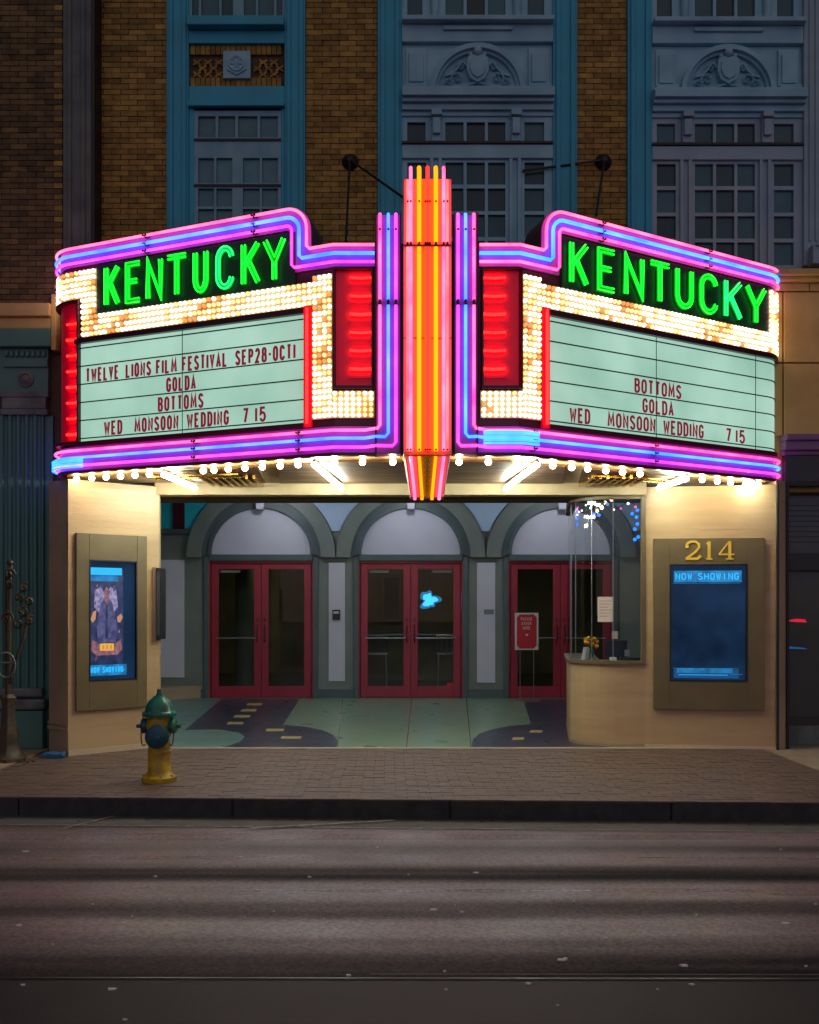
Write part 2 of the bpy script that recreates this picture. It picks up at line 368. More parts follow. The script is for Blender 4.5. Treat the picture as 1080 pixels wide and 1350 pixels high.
def offset(pl, w):
    pl = [p for i, p in enumerate(pl) if i == 0 or abs(p[0] - pl[i - 1][0]) + abs(p[1] - pl[i - 1][1]) > 1e-7]
    n = len(pl); out = []
    closed = n > 3 and (Vector(pl[0]) - Vector(pl[-1])).length < 1e-6
    for i in range(n):
        p = Vector(pl[i]); a = b = None
        if i > 0: a = (p - Vector(pl[i - 1]))
        elif closed: a = p - Vector(pl[-2])
        if i < n - 1: b = (Vector(pl[i + 1]) - p)
        elif closed: b = Vector(pl[1]) - p
        ns = [Vector((-t.y, t.x)).normalized() for t in (a, b) if t is not None and t.length > 1e-9]
        m = sum(ns, Vector((0, 0))); m = m.normalized() if m.length > 1e-6 else ns[0]
        k = max(.42, m.dot(ns[0])); out.append(tuple(p + m * (w / k)))
    return out
def glyph(mb, ch, u0, u1, z0, z1, w, d0, d1, f, flip=False):
    lo, hi = min(u0, u1) + w / 2, max(u0, u1) - w / 2
    for k, st in enumerate(G[ch]):
        pl = [((lo + (hi - lo) * x) if not flip else (hi - (hi - lo) * x), z0 + w / 2 + (z1 - z0 - w) * y) for x, y in st]
        mb.strip(offset(pl, w / 2), offset(pl, -w / 2), d0, d1 + .0006 * k, f)
def words(text_spans, path, z0, z1, w, mt, parent, flip, d0=.03, d1=.04, name='letter'):
    for txt, a, b in text_spans:
        wd_ = {'I': .35, '1': .45, 'M': 1.25, 'W': 1.25, '-': .6}
        tot = sum(wd_.get(c, 1) for c in txt) + .28 * (len(txt) - 1); x = 0
        ua, ub = path.u(a), path.u(b)
        for c in txt:
            l = wd_.get(c, 1); p, q = ua + (ub - ua) * x / tot, ua + (ub - ua) * (x + l) / tot
            m = MB(); glyph(m, c, p, q, z0, z1, w, d0, d1, path, flip); m.build(name, mt, parent); x += l + .28

# ================================================================== THE SETTING
KY = lambda x: 7.80 - .0358 * x                 # kerb line
m = MB(); m.poly([(-120, -90, -.166), (120, -90, -.166), (120, KY(120) + .02, -.166), (-120, KY(-120) + .02, -.166)])
road = m.build('road', M['kerb'], kind='structure')
# asphalt: worn in long wheel-polished bands
am = bpy.data.materials.new('asphalt'); am.use_nodes = True; nt = am.node_tree; b = nt.nodes['Principled BSDF']
g = nt.nodes.new('ShaderNodeNewGeometry'); mp = nt.nodes.new('ShaderNodeMapping'); mp.inputs['Scale'].default_value = (.035, 1, 1)
nt.links.new(g.outputs['Position'], mp.inputs[0])
def nz(sc, dt, vec):
    n = nt.nodes.new('ShaderNodeTexNoise'); n.inputs['Scale'].default_value = sc; n.inputs['Detail'].default_value = dt; nt.links.new(vec, n.inputs['Vector']); return n.outputs[0]
def ramp(inp, c1, c2, p1, p2):
    r = nt.nodes.new('ShaderNodeValToRGB'); r.color_ramp.elements[0].position = p1; r.color_ramp.elements[1].position = p2
    r.color_ramp.elements[0].color = (*c1, 1); r.color_ramp.elements[1].color = (*c2, 1); nt.links.new(inp, r.inputs[0]); return r.outputs[0]
def mixc(kind, fac, a, bb):
    x = nt.nodes.new('ShaderNodeMix'); x.data_type = 'RGBA'; x.blend_type = kind; x.inputs[0].default_value = fac
    nt.links.new(a, x.inputs[6]); nt.links.new(bb, x.inputs[7]); return x.outputs[2]
band = nz(2.6, 2, mp.outputs[0]); grit = nz(170, 3, g.outputs['Position']); patch = nz(1.3, 5, g.outputs['Position'])
sx_ = nt.nodes.new('ShaderNodeSeparateXYZ'); nt.links.new(g.outputs['Position'], sx_.inputs[0])
wob = nt.nodes.new('ShaderNodeMath'); wob.operation = 'MULTIPLY_ADD'; wob.inputs[1].default_value = .22; nt.links.new(nz(.35, 2, g.outputs['Position']), wob.inputs[0]); nt.links.new(sx_.outputs['Y'], wob.inputs[2])
myr = nt.nodes.new('ShaderNodeMapRange'); myr.inputs[1].default_value = 4.45; myr.inputs[2].default_value = 7.65; nt.links.new(wob.outputs[0], myr.inputs[0])
wr_ = nt.nodes.new('ShaderNodeValToRGB'); cr = wr_.color_ramp; cr.interpolation = 'B_SPLINE'; cr.elements[0].position = 0; cr.elements[1].position = 1   # wheel-polished lanes
for D_, v in ((4.55, .15), (4.72, .05), (5.0, .95), (5.2, .8), (5.38, .05), (5.5, .1), (5.72, 1.), (5.9, .9), (6.05, .0), (6.18, .0), (6.5, 1.), (6.65, .9), (6.8, .1), (6.9, .2), (7.12, 1.), (7.3, .9)):
    e = cr.elements.new((D_ + .11 - 4.45) / 3.2); e.color = (v, v, v, 1)
cr.elements[0].color = (.2, .2, .2, 1); cr.elements[len(cr.elements) - 1].color = (.45, .45, .45, 1)
nt.links.new(myr.outputs[0], wr_.inputs[0])
mm_ = nt.nodes.new('ShaderNodeMix'); mm_.data_type = 'FLOAT'; mm_.inputs[0].default_value = .62; nt.links.new(ramp(band, (0, 0, 0), (1, 1, 1), .36, .66), mm_.inputs[2]); nt.links.new(wr_.outputs[0], mm_.inputs[3]); band = mm_.outputs[0]
c1 = ramp(band, (.018, .020, .021), (.37, .29, .275), .12, .95)
c2 = mixc('MULTIPLY', .8, c1, ramp(grit, (.45, .45, .45), (1.5, 1.5, 1.5), .35, .7))
c2 = mixc('MULTIPLY', .8, c2, ramp(nz(38, 6, g.outputs['Position']), (.55, .56, .56), (1.35, 1.33, 1.33), .36, .64))
c3 = mixc('MULTIPLY', .6, c2, ramp(patch, (.7, .7, .7), (1.2, 1.2, 1.2), .3, .7))
nt.links.new(c3, b.inputs['Base Color'])
mr = nt.nodes.new('ShaderNodeMapRange'); mr.inputs[1].default_value = .15; mr.inputs[2].default_value = .9; mr.inputs[3].default_value = .75; mr.inputs[4].default_value = .24
ms = nt.nodes.new('ShaderNodeMapRange'); ms.inputs[1].default_value = .15; ms.inputs[2].default_value = .9; ms.inputs[3].default_value = .12; ms.inputs[4].default_value = .95
nt.links.new(band, ms.inputs[0]); nt.links.new(ms.outputs[0], b.inputs['Specular IOR Level'])
nt.links.new(band, mr.inputs[0]); nt.links.new(mr.outputs[0], b.inputs['Roughness'])
bp = nt.nodes.new('ShaderNodeBump'); bp.inputs['Strength'].default_value = .3; bp.inputs['Distance'].default_value = .003
nt.links.new(grit, bp.inputs['Height']); nt.links.new(bp.outputs[0], b.inputs['Normal'])
road.data.materials[0] = am
def roadpt(px, py, z=-.162): D = F_ * (1.6 - z) / (py - 802); return ((px - 515) * D / F_, D)
am2 = mat('newer_asphalt', (.022, .024, .025), .5, c2=(.045, .045, .045), ns=2.2, bump=.35, bs=170, spec=.2)
mm = MB(); mm.poly([(-60, 3.0 - 60, -.1645), (60, -60, -.1645), (60, 4.43 - .035 * 20, -.1645), (20, 4.36, -.1645), (-20, 4.50, -.1645), (-60, 4.50, -.1645)]); mm.build('road_patch', am2, kind='structure')
# gutter, painted line, tar seams
m = MB(); m.poly([(-60, KY(-60) + .01, -.162), (60, KY(60) + .01, -.162), (60, KY(60) - .30, -.162), (-60, KY(-60) - .30, -.162)]); m.build('gutter', 'gutter', kind='structure')
def road_strip(name, a, b_, w, z, mt):
    a, b_ = Vector(a), Vector(b_); n = Vector((-(b_ - a).y, (b_ - a).x)).normalized() * w / 2
    k = MB(); k.poly([(*(a + n), z), (*(b_ + n), z), (*(b_ - n), z), (*(a - n), z)]); return k.build(name, mt, kind='structure')
road_strip('road_line', (-20, KY(-20) - .335), (20, KY(20) - .335), .022, -.158, 'paint')
road_strip('road_line', roadpt(84, 1093), roadpt(150, 1077), .03, -.1545, 'paint')
road_strip('road_line', roadpt(330, 1093.5), roadpt(520, 1083), .025, -.1505, 'paint')
road_strip('road_seam', (-20, 4.50), (20, 4.36), .014, -.158, 'seam')
road_strip('road_line', (-.1, 4.47), (20, 4.40), .012, -.1545, 'gutter')
m = MB()
for i in range(85):
    x, y = random.uniform(-3.6, 4), random.choice([random.uniform(3.4, 7.3), random.gauss(4.9, .5)])
    if y > 7.3: continue
    r = random.choice([.003, .004, .006, .011]); a = random.uniform(0, 3.1)
    pts = [(x + 2.2 * r * math.cos(a + k * 1.57) * random.uniform(.6, 1.4), y + r * math.sin(a + k * 1.57)) for k in range(4)]
    m.slab(pts, -.166, -.158)
m.build('road_grit', 'fleck', kind='stuff', label='pale chips and litter flecks scattered over the asphalt')
mm = MB(); rs = random.Random(9)
for k in range(60):
    x = rs.uniform(-4, 4.2); y = KY(x) - abs(rs.gauss(.03, .05)) - .015; r = rs.uniform(.008, .022); a = rs.uniform(0, 6)
    mm.slab([(x + r * math.cos(a + q_), y + r * .8 * math.sin(a + q_)) for q_ in (0, 1.2, 2.6, 4.1)], -.162, -.157 + rs.uniform(0, .006))
mm.build('gutter_litter', 'rust', kind='stuff')
# kerb
m = MB(); p = [(-60, KY(-60)), (60, KY(60))]
m.slab([(-60, KY(-60)), (60, KY(60)), (60, KY(60) + .16), (-60, KY(-60) + .16)], -.30, -.012); kb = MB().slab([(-60, KY(-60) + .03), (60, KY(60) + .03), (60, KY(60) + .16), (-60, KY(-60) + .16)], -.30, -.02).build('kerb', 'joint', kind='structure')
for i in range(-8, 9):
    x0, x1 = i * 1.83 + .5, (i + 1) * 1.83 + .5 - .008; dy = random.uniform(-.004, .004); dzz = random.uniform(-.004, .002)
    MB().slab([(x0, KY(x0) + dy), (x1, KY(x1) + dy), (x1, KY(x1) + .158), (x0, KY(x0) + .158)], -.29, -.004 + dzz).build('kerb_stone', 'kerb', kb, bevel=.014)
# pavement base with pavers as pieces
m = MB(); m.slab([(-60, KY(-60) + .16), (60, KY(60) + .16), (60, 11.6), (-60, 11.6)], -.3, -.012); pave = m.build('pavement', 'joint', kind='structure')
pm = MB(); pm.box(.003, .199, .003, .099, -.011, 0); p0 = pm.build('paver', 'paver', pave)
mass = MB(); cnt = 0
XL, XR = -3.86, 4.22
for r_ in range(30):
    x = XL + (-.1 if r_ % 2 else 0)
    while x < XR:
        xa = max(x, XL); xb = min(x + .2, XR); y = KY(x + .1) + .002 + r_ * .1 + (0 if True else 0); dz = random.uniform(-.0025, .002)
        if xb - xa > .05 and y < 10.60:
            if cnt < 300 and xb - xa > .19:
                o = p0 if cnt == 0 else copy_part(p0, (0, 0, 0), pave)
                o.location = (x, y, dz); o.rotation_euler = (0, 0, random.gauss(-.0358, .002)); cnt += 1
            else:
                e = .0025; k = -.0358
                mass.slab([(xa + e, y + e), (xb - e, y + e + k * (xb - xa)), (xb - e, y + .1 - e + k * (xb - xa)), (xa + e, y + .1 - e)], -.011, dz)
        x += .2
mass.build('paver_field', 'paver_mass', pave, kind='stuff')
for k, (a, b_) in enumerate(((-12, XL - .02), (XR + .02, 12))):
    n = 5
    for i in range(n):
        x0 = a + (b_ - a) * i / n; x1 = a + (b_ - a) * (i + 1) / n
        MB().slab([(x0, KY(x0) + .002), (x1 - .012, KY(x1) + .002), (x1 - .012, 11.3), (x0, 11.3)], -.011, .001).build('concrete_slab', 'concrete', pave)

# lobby floor
LF = 16.62
def fl(px, py): D = F_ * 1.6 / (py - 802); return ((px - 515) * D / F_, D)
m = MB(); m.slab([(-5.2, 10.69), (5.6, 10.69), (5.6, 16.75), (-5.2, 16.75)], -.02, .002); lob = m.build('lobby_floor', 'terrazzo', kind='structure')
MB().slab([(-3.2, 10.62), (4.4, 10.62), (4.4, 10.68), (-3.2, 10.68)], -.011, .006).build('threshold', 'threshold', lob)
def inlay(name, pts, z, mt):
    return MB().slab([fl(*p) for p in pts], .0021, z).build(name, mt, lob)
inlay('floor_inlay', [(210, 986), (225, 923), (293, 922), (244, 963), (324, 966), (322, 986)], .0045, 'terrazzo2')
inlay('floor_inlay', [(293, 921.5), (244, 962.6), (290, 962), (315, 966), (323, 972), (316, 979), (300, 984), (300, 986), (443, 986), (446, 978), (439, 969), (425, 963), (408, 959.5), (373, 956), (395, 922)], .006, 'navy')
inlay('floor_inlay', [(690, 922), (700, 955), (668, 958), (647, 962.5), (632, 968), (624, 975), (622, 986), (800, 986), (800, 922)], .006, 'navy')
for a, b_, y in ((327, 347, 929), (319, 339, 937), (310, 331, 945), (301, 322, 954), (352, 375, 963), (372, 398, 973), (677, 692, 974.5), (700, 716, 965)):
    inlay('floor_dash', [(a, y - 1.6), (b_, y - 1.6), (b_ - 2, y + 1.6), (a - 2, y + 1.6)], .0075, 'yellow_inlay')
for a, b_ in (((543, 922), (536, 986)), ((615, 922), (621, 986)), ((452, 922), (445, 986))):
    (x0, y0), (x1, y1) = fl(*a), fl(*b_)
    MB().slab([(x0 - .008, y0), (x0 + .008, y0), (x1 + .005, y1), (x1 - .005, y1)], .0021, .0036).build('floor_joint', 'brass', lob)

# ================================================================== UPPER BRICK BUILDING
FY = 11.0
fx = lambda px: (px - 515) * FY / F_
fz = lambda py: 1.6 + (802 - py) * FY / F_
ff = lambda u, d, z: (u, FY - d, z)
bld = thing('theatre_building', 'yellow brick building with blue green window surrounds rising above the lit marquee', 'building', (.4, 11.2, 0))
ZT = 10.6
MB().box(fx(86), fx(1700), -.5, -.022, 2.9, ZT, ff).build('wall', 'mortar', bld)
bm_ = MB(); bm_.box(.004, .196, 0, .05, .004, .060, lambda a, d, z: (a, -d, z)); b0 = bm_.build('brick', 'brick', bld); bcount = 0
mass = MB()
def bricks(x0, x1, z0, z1, parts, mt_parent, proto, limit=300):
    global bcount
    r_ = 0; z = z1 - .064
    while z > z0:
        x = x0 - (.1 if r_ % 2 else 0)
        while x < x1 - .02:
            xa, xb = max(x, x0), min(x + .2, x1); dd = random.uniform(-.003, .003)
            if xb - xa > .03:
                if parts and xb - xa > .195 and bcount < limit and z < fz(-5):
                    o = proto if bcount == 0 else copy_part(proto, (0, 0, 0), mt_parent)
                    o.matrix_parent_inverse = PINV(mt_parent); o.location = (x, FY + .028 - dd, z); bcount += 1
                else: mass.box(xa + .004, xb - .004, -.025, 0.022 + dd, z + .004, z + .060, ff, back=False)
            x += .2
        z -= .064; r_ += 1
bricks(fx(760), fx(826), 5.4, ZT, True, bld, b0)
bricks(fx(403), fx(498), 4.9, ZT, True, bld, b0)
bricks(fx(126), fx(221), 4.9, ZT, False, bld, b0)
# diaper brick panel over the left window: soldier courses round a diamond pattern
x0, x1, z0, z1 = fx(251), fx(376), fz(115), fz(60)
k = 0; x = x0
while x < x1 - .05:
    mass.box(x + .003, x + .055, -.02, .01, z1 - .11, z1 - .004, ff); mass.box(x + .003, x + .055, -.02, .01, z0 + .004, z0 + .11, ff); x += .06
for i in range(-1, 9):
    for s_ in (1, -1):
        for j in range(3):
            cx = x0 + .08 + i * .13 + (j * .065 if s_ > 0 else j * .065); cz = z0 + .145 + j * .07
            if not (x0 + .06 < cx < x1 - .06): continue
            if fx(294) < cx < fx(333): continue
            q = [(cx - .045, cz - .028 * s_ - .008), (cx - .045, cz - .028 * s_ + .02), (cx + .045, cz + .028 * s_ + .02), (cx + .045, cz + .028 * s_ - .008)]
            mass.prism(q, -.02, .004 + .004 * (s_ > 0) + .001 * j, ff)
mass.build('brick_field', 'brick_mass', bld, kind='stuff')

def trim_box(px0, px1, py0, py1, d0, d1, mt='trim', name='trim', bevel=.008, parent=None):
    return MB().box(fx(px0), fx(px1), d0, d1, fz(py1), fz(py0), ff).build(name, mt, parent or bld, bevel=bevel)
def surround(px0, px1):          # one tall moulded upright
    mb = MB(); w = px1 - px0
    mb.box(fx(px0), fx(px1), -.02, .06, 4.5, ZT, ff)
    mb.box(fx(px0 + w * .12), fx(px0 + w * .3), .06, .085, 4.5, ZT, ff)
    mb.box(fx(px0 + w * .72), fx(px0 + w * .9), .06, .085, 4.5, ZT, ff)
    mb.build('pilaster', 'trim', bld, bevel=.006)
for a, b_ in ((221, 250), (376, 403), (498, 530), (728, 760), (826, 858)): surround(a, b_)
def pane(win, a, b_, t, bt, mt='pane', d=.0): MB().box(fx(a), fx(b_), d - .012, d, fz(bt), fz(t), ff).build('pane', mt, win)
def window(px0, px1, py0, py1, panes, mt='sash', pm_='pane', d=-.0, fw=.035):
    """frame as a sheet of bars round the listed panes"""
    xs = sorted({px0, px1, *[p[0] for p in panes], *[p[1] for p in panes]}); ys = sorted({py0, py1, *[p[2] for p in panes], *[p[3] for p in panes]})
    mb = MB()
    for i in range(len(ys) - 1):
        run = None
        for j in range(len(xs) - 1):
            cx, cy = (xs[j] + xs[j + 1]) / 2, (ys[i] + ys[i + 1]) / 2
            inside = any(p[0] < cx < p[1] and p[2] < cy < p[3] for p in panes)
            if not inside:
                if run is None: run = xs[j]
            if (inside or j == len(xs) - 2) and run is not None:
                end = xs[j] if inside else xs[j + 1]
                mb.box(fx(run), fx(end), d - .03, d + fw, fz(ys[i + 1]), fz(ys[i]), ff); run = None
    w = mb.build('window', mt, bld)
    for p in panes: pane(w, p[0] + .0, p[1] - .0, p[2], p[3], pm_, d)
    return w
# left bay
trim_box(250, 376, 31, 43, .0, .16, 'trim', 'sill'); trim_box(250, 376, 43, 60, -.02, .05, 'trim', 'panel')
trim_box(250, 376, 116, 143, -.02, .05, 'trim', 'lintel'); trim_box(250, 376, 139, 145, .05, .10, 'trim', 'moulding')
trim_box(250, 257, 145, 330, -.02, .04, 'trim', 'jamb'); trim_box(371, 376, 145, 330, -.02, .04, 'trim', 'jamb')
pq = MB(); pq.box(fx(295), fx(331), 0, .05, fz(106), fz(70), ff); pq.build('plaque', 'terra', bld, bevel=.006)
pq = MB(); pq.prism([(fx(313) + .13 * math.cos(R(60 * i + 30)), fz(88) + .13 * math.sin(R(60 * i + 30))) for i in range(6)], .05, .068, ff)
pq.tube([ff(fx(313) + .085 * math.cos(R(30 * i)), .07, fz(88) + .085 * math.sin(R(30 * i))) for i in range(12)], .014, 5, closed=True)
for i in range(6):
    a = R(60 * i); pq.tube([ff(fx(313), .07, fz(88)), ff(fx(313) + .08 * math.cos(a), .07, fz(88) + .08 * math.sin(a))], .012, 5)
pq.build('rosette', 'terra', bld)
window(257, 371, 148, 330, [(262, 285, 155, 183), (288.5, 311, 155, 183), (314.5, 340, 155, 183), (343.5, 367, 155, 183),
    (262, 283, 210, 243), (286, 307, 210, 243), (321, 343, 210, 243), (346, 367, 210, 243), (262, 283, 250, 274), (286, 307, 250, 274), (321, 343, 250, 274), (346, 367, 250, 274),
    (262, 283, 277, 301), (286, 307, 277, 301), (321, 343, 277, 301), (346, 367, 277, 301)], 'sash', 'pane_curtain')
MB().box(fx(257), fx(371), .036, .05, fz(188), fz(185), ff).build('rail', 'black', bld); MB().box(fx(257), fx(371), .036, .05, fz(248), fz(245), ff).build('rail', 'black', bld)
window(250, 376, -120, 31, [(254, 263, -60, 27), (266, 290, -60, 27), (293, 308, -60, 27), (322, 338, -60, 27), (341, 362, -60, 27), (365, 373, -60, 27)])
# centre and right bays
def big_bay(px0, px1, dy, warm=False):
    c = (px0 + px1) / 2; W = (px1 - px0) / 198.; P = lambda v: c + v * W; T = 'terra'
    T2 = 'terra_warm' if warm else 'terra'
    trim_box(P(-99), P(99), 31 + dy, 37 + dy, -.02, .17, T, 'sill'); trim_box(P(-99), P(99), 37 + dy, 60 + dy, -.02, .08, T, 'entablature')
    trim_box(P(-45), P(45), 41 + dy, 46 + dy, .08, .11, T, 'moulding')
    trim_box(P(-99), P(99), 60 + dy, 126 + dy, -.02, .02, T, 'panel')
    for s_ in (-1, 1):
        mb = MB(); a, b_ = sorted((P(s_ * 94), P(s_ * 67)))
        mb.box(fx(a), fx(b_), .02, .05, fz(118 + dy), fz(66 + dy), ff); mb.box(fx(a + 4), fx(b_ - 4), .05, .075, fz(112 + dy), fz(74 + dy), ff)
        mb.box(fx(a - 1), fx(b_ + 1), .05, .12, fz(122 + dy), fz(116 + dy), ff); mb.build('side_panel', T, bld, bevel=.008)
    # lunette
    z0 = fz(125 + dy); rr = 62 * W * FY / F_; X = fx(c)
    a1 = arc(X, z0, rr, rr, 0, 180, 24); a2 = arc(X, z0, rr * .9, rr * .9, 0, 180, 24); a3 = arc(X, z0, rr * .84, rr * .84, 0, 180, 24)
    mb = MB(); mb.strip(a1, a2, .02, .11, ff); mb.strip(a2, a3, .02, .065, ff); mb.build('arch_moulding', T, bld)
    # carved crest: shield, crown, garland scrolls and low gable
    mb = MB()
    sh = [(-.12, .34), (-.13, .20), (-.09, .10), (0, .05), (.09, .10), (.13, .20), (.12, .34), (.06, .37), (-.06, .37)]
    mb.prism([(X + a, z0 + .05 + b2) for a, b2 in sh], .02, .10, ff); mb.prism([(X + a * .7, z0 + .05 + .06 + b2 * .72) for a, b2 in sh], .10, .12, ff)
    mb.ball(ff(X, .09, z0 + .46), .055, 10, 6)
    for k in (-1, 1):
        mb.ball(ff(X + k * .08, .07, z0 + .43), .032, 8, 5)
        for (ox, oz, r0) in ((.24, .17, .07), (.33, .12, .05), (.2, .30, .05)):
            sp = [ff(X + k * (ox + r0 * (1 - t / 14) * math.cos(t * .6)), .04 + .02 * (t % 2), z0 + oz + r0 * (1 - t / 14) * math.sin(t * .6)) for t in range(13)]
            mb.tube(sp, .014, 5)
        mb.tube([ff(X + k * .11, .06, z0 + .30), ff(X + k * .18, .06, z0 + .36), ff(X + k * .24, .05, z0 + .28), ff(X + k * .3, .05, z0 + .22), ff(X + k * .38, .05, z0 + .20)], .018, 5)
        mb.tube([ff(X, .06, z0 + .12), ff(X + k * .14, .06, z0 + .08), ff(X + k * .28, .05, z0 + .02)], .018, 5)
    mb.build('carved_crest', T, bld, smooth=True)
    # cornice with stepped profile
    mb = MB()
    for (ya, yb, dd) in ((122, 127, .15), (127, 137, .20), (137, 142, .15), (142, 150, .10), (150, 156, .06)):
        mb.box(fx(P(-99)), fx(P(99)), -.02, dd, fz(yb + dy), fz(ya + dy), ff)
    mb.build('cornice', T, bld, bevel=.005)
    r1 = (163 + dy, 189 + dy)
    window(P(-99), P(99), 156 + dy, 194 + dy, [(P(-92), P(-68), *r1), (P(-42), P(-18), *r1), (P(-14), P(10), *r1), (P(14), P(37), *r1), (P(62), P(88), *r1)], T2, 'pane')
    for v in (-54, 50):
        mb = MB(); mb.box(fx(P(v - 6)), fx(P(v + 6)), .03, .10, fz(191 + dy), fz(152 + dy), ff); mb.box(fx(P(v - 7)), fx(P(v + 7)), .03, .16, fz(160 + dy), fz(152 + dy), ff)
        mb.box(fx(P(v - 5)), fx(P(v + 5)), .10, .14, fz(183 + dy), fz(162 + dy), ff); mb.build('bracket', T2, bld, bevel=.008)
    trim_box(P(-99), P(99), 190.5 + dy, 193.5 + dy, .036, .09, 'black', 'rail', 0)
    trim_box(P(-99), P(99), 194 + dy, 212 + dy, -.02, .07, T2, 'rail')
    rows = [(216, 245), (250, 280), (284.5, 314), (319, 349), (353, 372)]
    pn = []
    for (a, b_) in rows:
        for (x0, x1) in ((-92, -67), (-42, -18), (-14, 10), (14, 37), (62, 88)): pn.append((P(x0), P(x1), a + dy, b_ + dy))
    window(P(-99), P(99), 212 + dy, 376 + dy, pn, T2, 'pane')
    for v in (-60, -49, 44, 55):
        trim_box(P(v - 2.2), P(v + 2.2), 212 + dy, 376 + dy, .035, .07, T2, 'mullion', .004)
    up = []
    for (x0, x1) in ((-92, -72), (-42, -18), (-14, 10), (14, 37), (66, 88)): up.append((P(x0), P(x1), -60, 26 + dy))
    window(P(-99), P(99), -120, 31 + dy, up, T, 'pane')
    for v in (-56, 52):
        mb = MB(); mb.lathe([(.04, 0), (.05, .1), (.065, .5), (.05, 1.2)], ff(fx(P(v)), .05, fz(29 + dy)), (0, 0, 1), 10); mb.build('colonnette', T, bld, smooth=True)
big_bay(530, 728, 0); big_bay(858, 1056, 2, True)
mb = MB(); mb.box(fx(1056), fx(1125), -.02, .09, 5.62, ZT, ff)
for a in (1062, 1070, 1078, 1086): mb.box(fx(a), fx(a + 3), .09, .11, 5.9, ZT, ff)
mb.build('pilaster', 'terra_warm', bld, bevel=.006)
mb = MB(); mb.box(fx(1060), fx(1100), .11, .24, fz(357), fz(332), ff); mb.box(fx(1064), fx(1100), .24, .27, fz(335), fz(330), ff); mb.build('pilaster_base', 'terra_warm', bld, bevel=.008)

# tie rods with their wall anchors
for (bx, by, ex, ey, qx, qy) in ((462, 215, 456, 318, 534, 262), (795, 215, 786, 284, 724, 224)):
    t = thing('stay_rod', ('thin black stay rods and round wall anchor left of the tower' if bx < 600 else 'thin black stay rods and round wall anchor right of the tower'), 'rod', (fx(bx), FY, fz(by)), 'stay rods holding the marquee')
    x, z = fx(bx), fz(by)
    MB().lathe([(.10, 0), (.10, .03), (.075, .06), (.03, .1)], ff(x, .0, z), (0, -1, 0), 18).build('anchor_plate', 'black', t, smooth=True)
    X2, Z2 = XZ(ex, ey, 9.6)
    MB().tube([ff(x, .08, z), (X2, 9.6, Z2)], .014, 6).build('rod', 'black', t)
    if bx < 600: X3, Z3 = XZ(qx, qy, 10.2); MB().tube([ff(x, .08, z), (X3, 10.2, Z3 - .0), ], .014, 6).build('rod', 'black', t)
    else: MB().tube([ff(x, .08, z), ff(fx(688), .06, fz(228))], .014, 6).build('rod', 'black', t)

# ================================================================== LEFT NEIGHBOUR
lb = thing('neighbour_building', 'dark brick building with green fluted shopfront column left of the theatre', 'building', (-4.6, 11, 0))
LY = 10.72; lx = lambda px: (px - 515) * LY / F_; lz = lambda py: 1.6 + (802 - py) * LY / F_; lf = lambda u, d, z: (u, LY - d, z)
MB().box(lx(-160), lx(86), -.6, -.022, 0, ZT, lf).build('wall', 'mortar', lb)
nb = MB(); nb.box(.004, .196, 0, .05, .004, .060, lambda a, d, z: (a, -d, z)); nb0 = nb.build('brick', 'brick_dark', lb); n_ = 0; z = lz(404) + .005; r_ = 0; rest = MB()
while z < ZT:
    x = lx(83) - .2 + (.1 if r_ % 2 else 0)
    while x > lx(-60):
        dd = random.uniform(-.003, .003)
        if x + .2 <= lx(83) + .001 and x > lx(-22) and z < lz(-4) and n_ < 300:
            o = nb0 if n_ == 0 else copy_part(nb0, (0, 0, 0), lb)
            o.matrix_parent_inverse = PINV(lb); o.location = (x, LY + .028 - dd, z); n_ += 1
        else: rest.box(x + .004, min(x + .196, lx(83)), -.025, .022 + dd, z + .004, z + .06, lf, back=False)
        x -= .2
    z += .064; r_ += 1
rest.build('brick_field', M['brick_mass'], lb, kind='stuff')
mb = MB(); mb.box(lx(84), lx(121), -.3, .03, 4.6, ZT, lf); mb.box(lx(90), lx(96), .03, .05, 4.6, ZT, lf); mb.box(lx(108), lx(114), .03, .05, 4.6, ZT, lf); mb.build('corner_pilaster', 'oldstone', lb, bevel=.01)
MB().box(lx(121), lx(125), -.3, .015, 4.6, ZT, lf).build('downpipe', 'black', lb)
for (a, b_, dd, mt, nm) in ((405, 422, .16, 'goldstone', 'cornice'), (422, 437, .11, 'goldstone', 'cornice'), (437, 461, .13, 'green_iron', 'fascia')):
    MB().box(lx(-120), lx(72), -.02, dd, lz(b_), lz(a), lf).build(nm, mt, lb, bevel=.012)
MB().box(lx(72), lx(79), -.02, .12, lz(465), lz(392), lf).build('bracket', 'goldstone', lb, bevel=.01)
mb = MB(); mb.box(lx(-120), lx(66), -.02, .06, lz(520), lz(461), lf)
for i in range(8): mb.box(lx(10 + i * 7), lx(14 + i * 7), .06, .09, lz(472), lz(465), lf)
mb.build('capital_panel', 'green_iron', lb, bevel=.004)
MB().box(lx(9), lx(66), .06, .085, lz(486), lz(476), lf).build('moulding', 'green_iron', lb, bevel=.004)
MB().lathe([(.09, 0), (.09, .015), (.06, .03), (.055, .02), (.02, .045)], lf(lx(37), .06, lz(502)), (0, -1, 0), 24).build('rosette', 'green_iron2', lb, smooth=True)
for (a, b_, p0_, p1_) in ((518, 526, 3, 67), (526, 541, 6, 64), (541, 549, 4, 66)):
    MB().box(lx(p0_), lx(p1_), -.02, .09, lz(b_), lz(a), lf).build('capital', 'green_iron2', lb, bevel=.01)
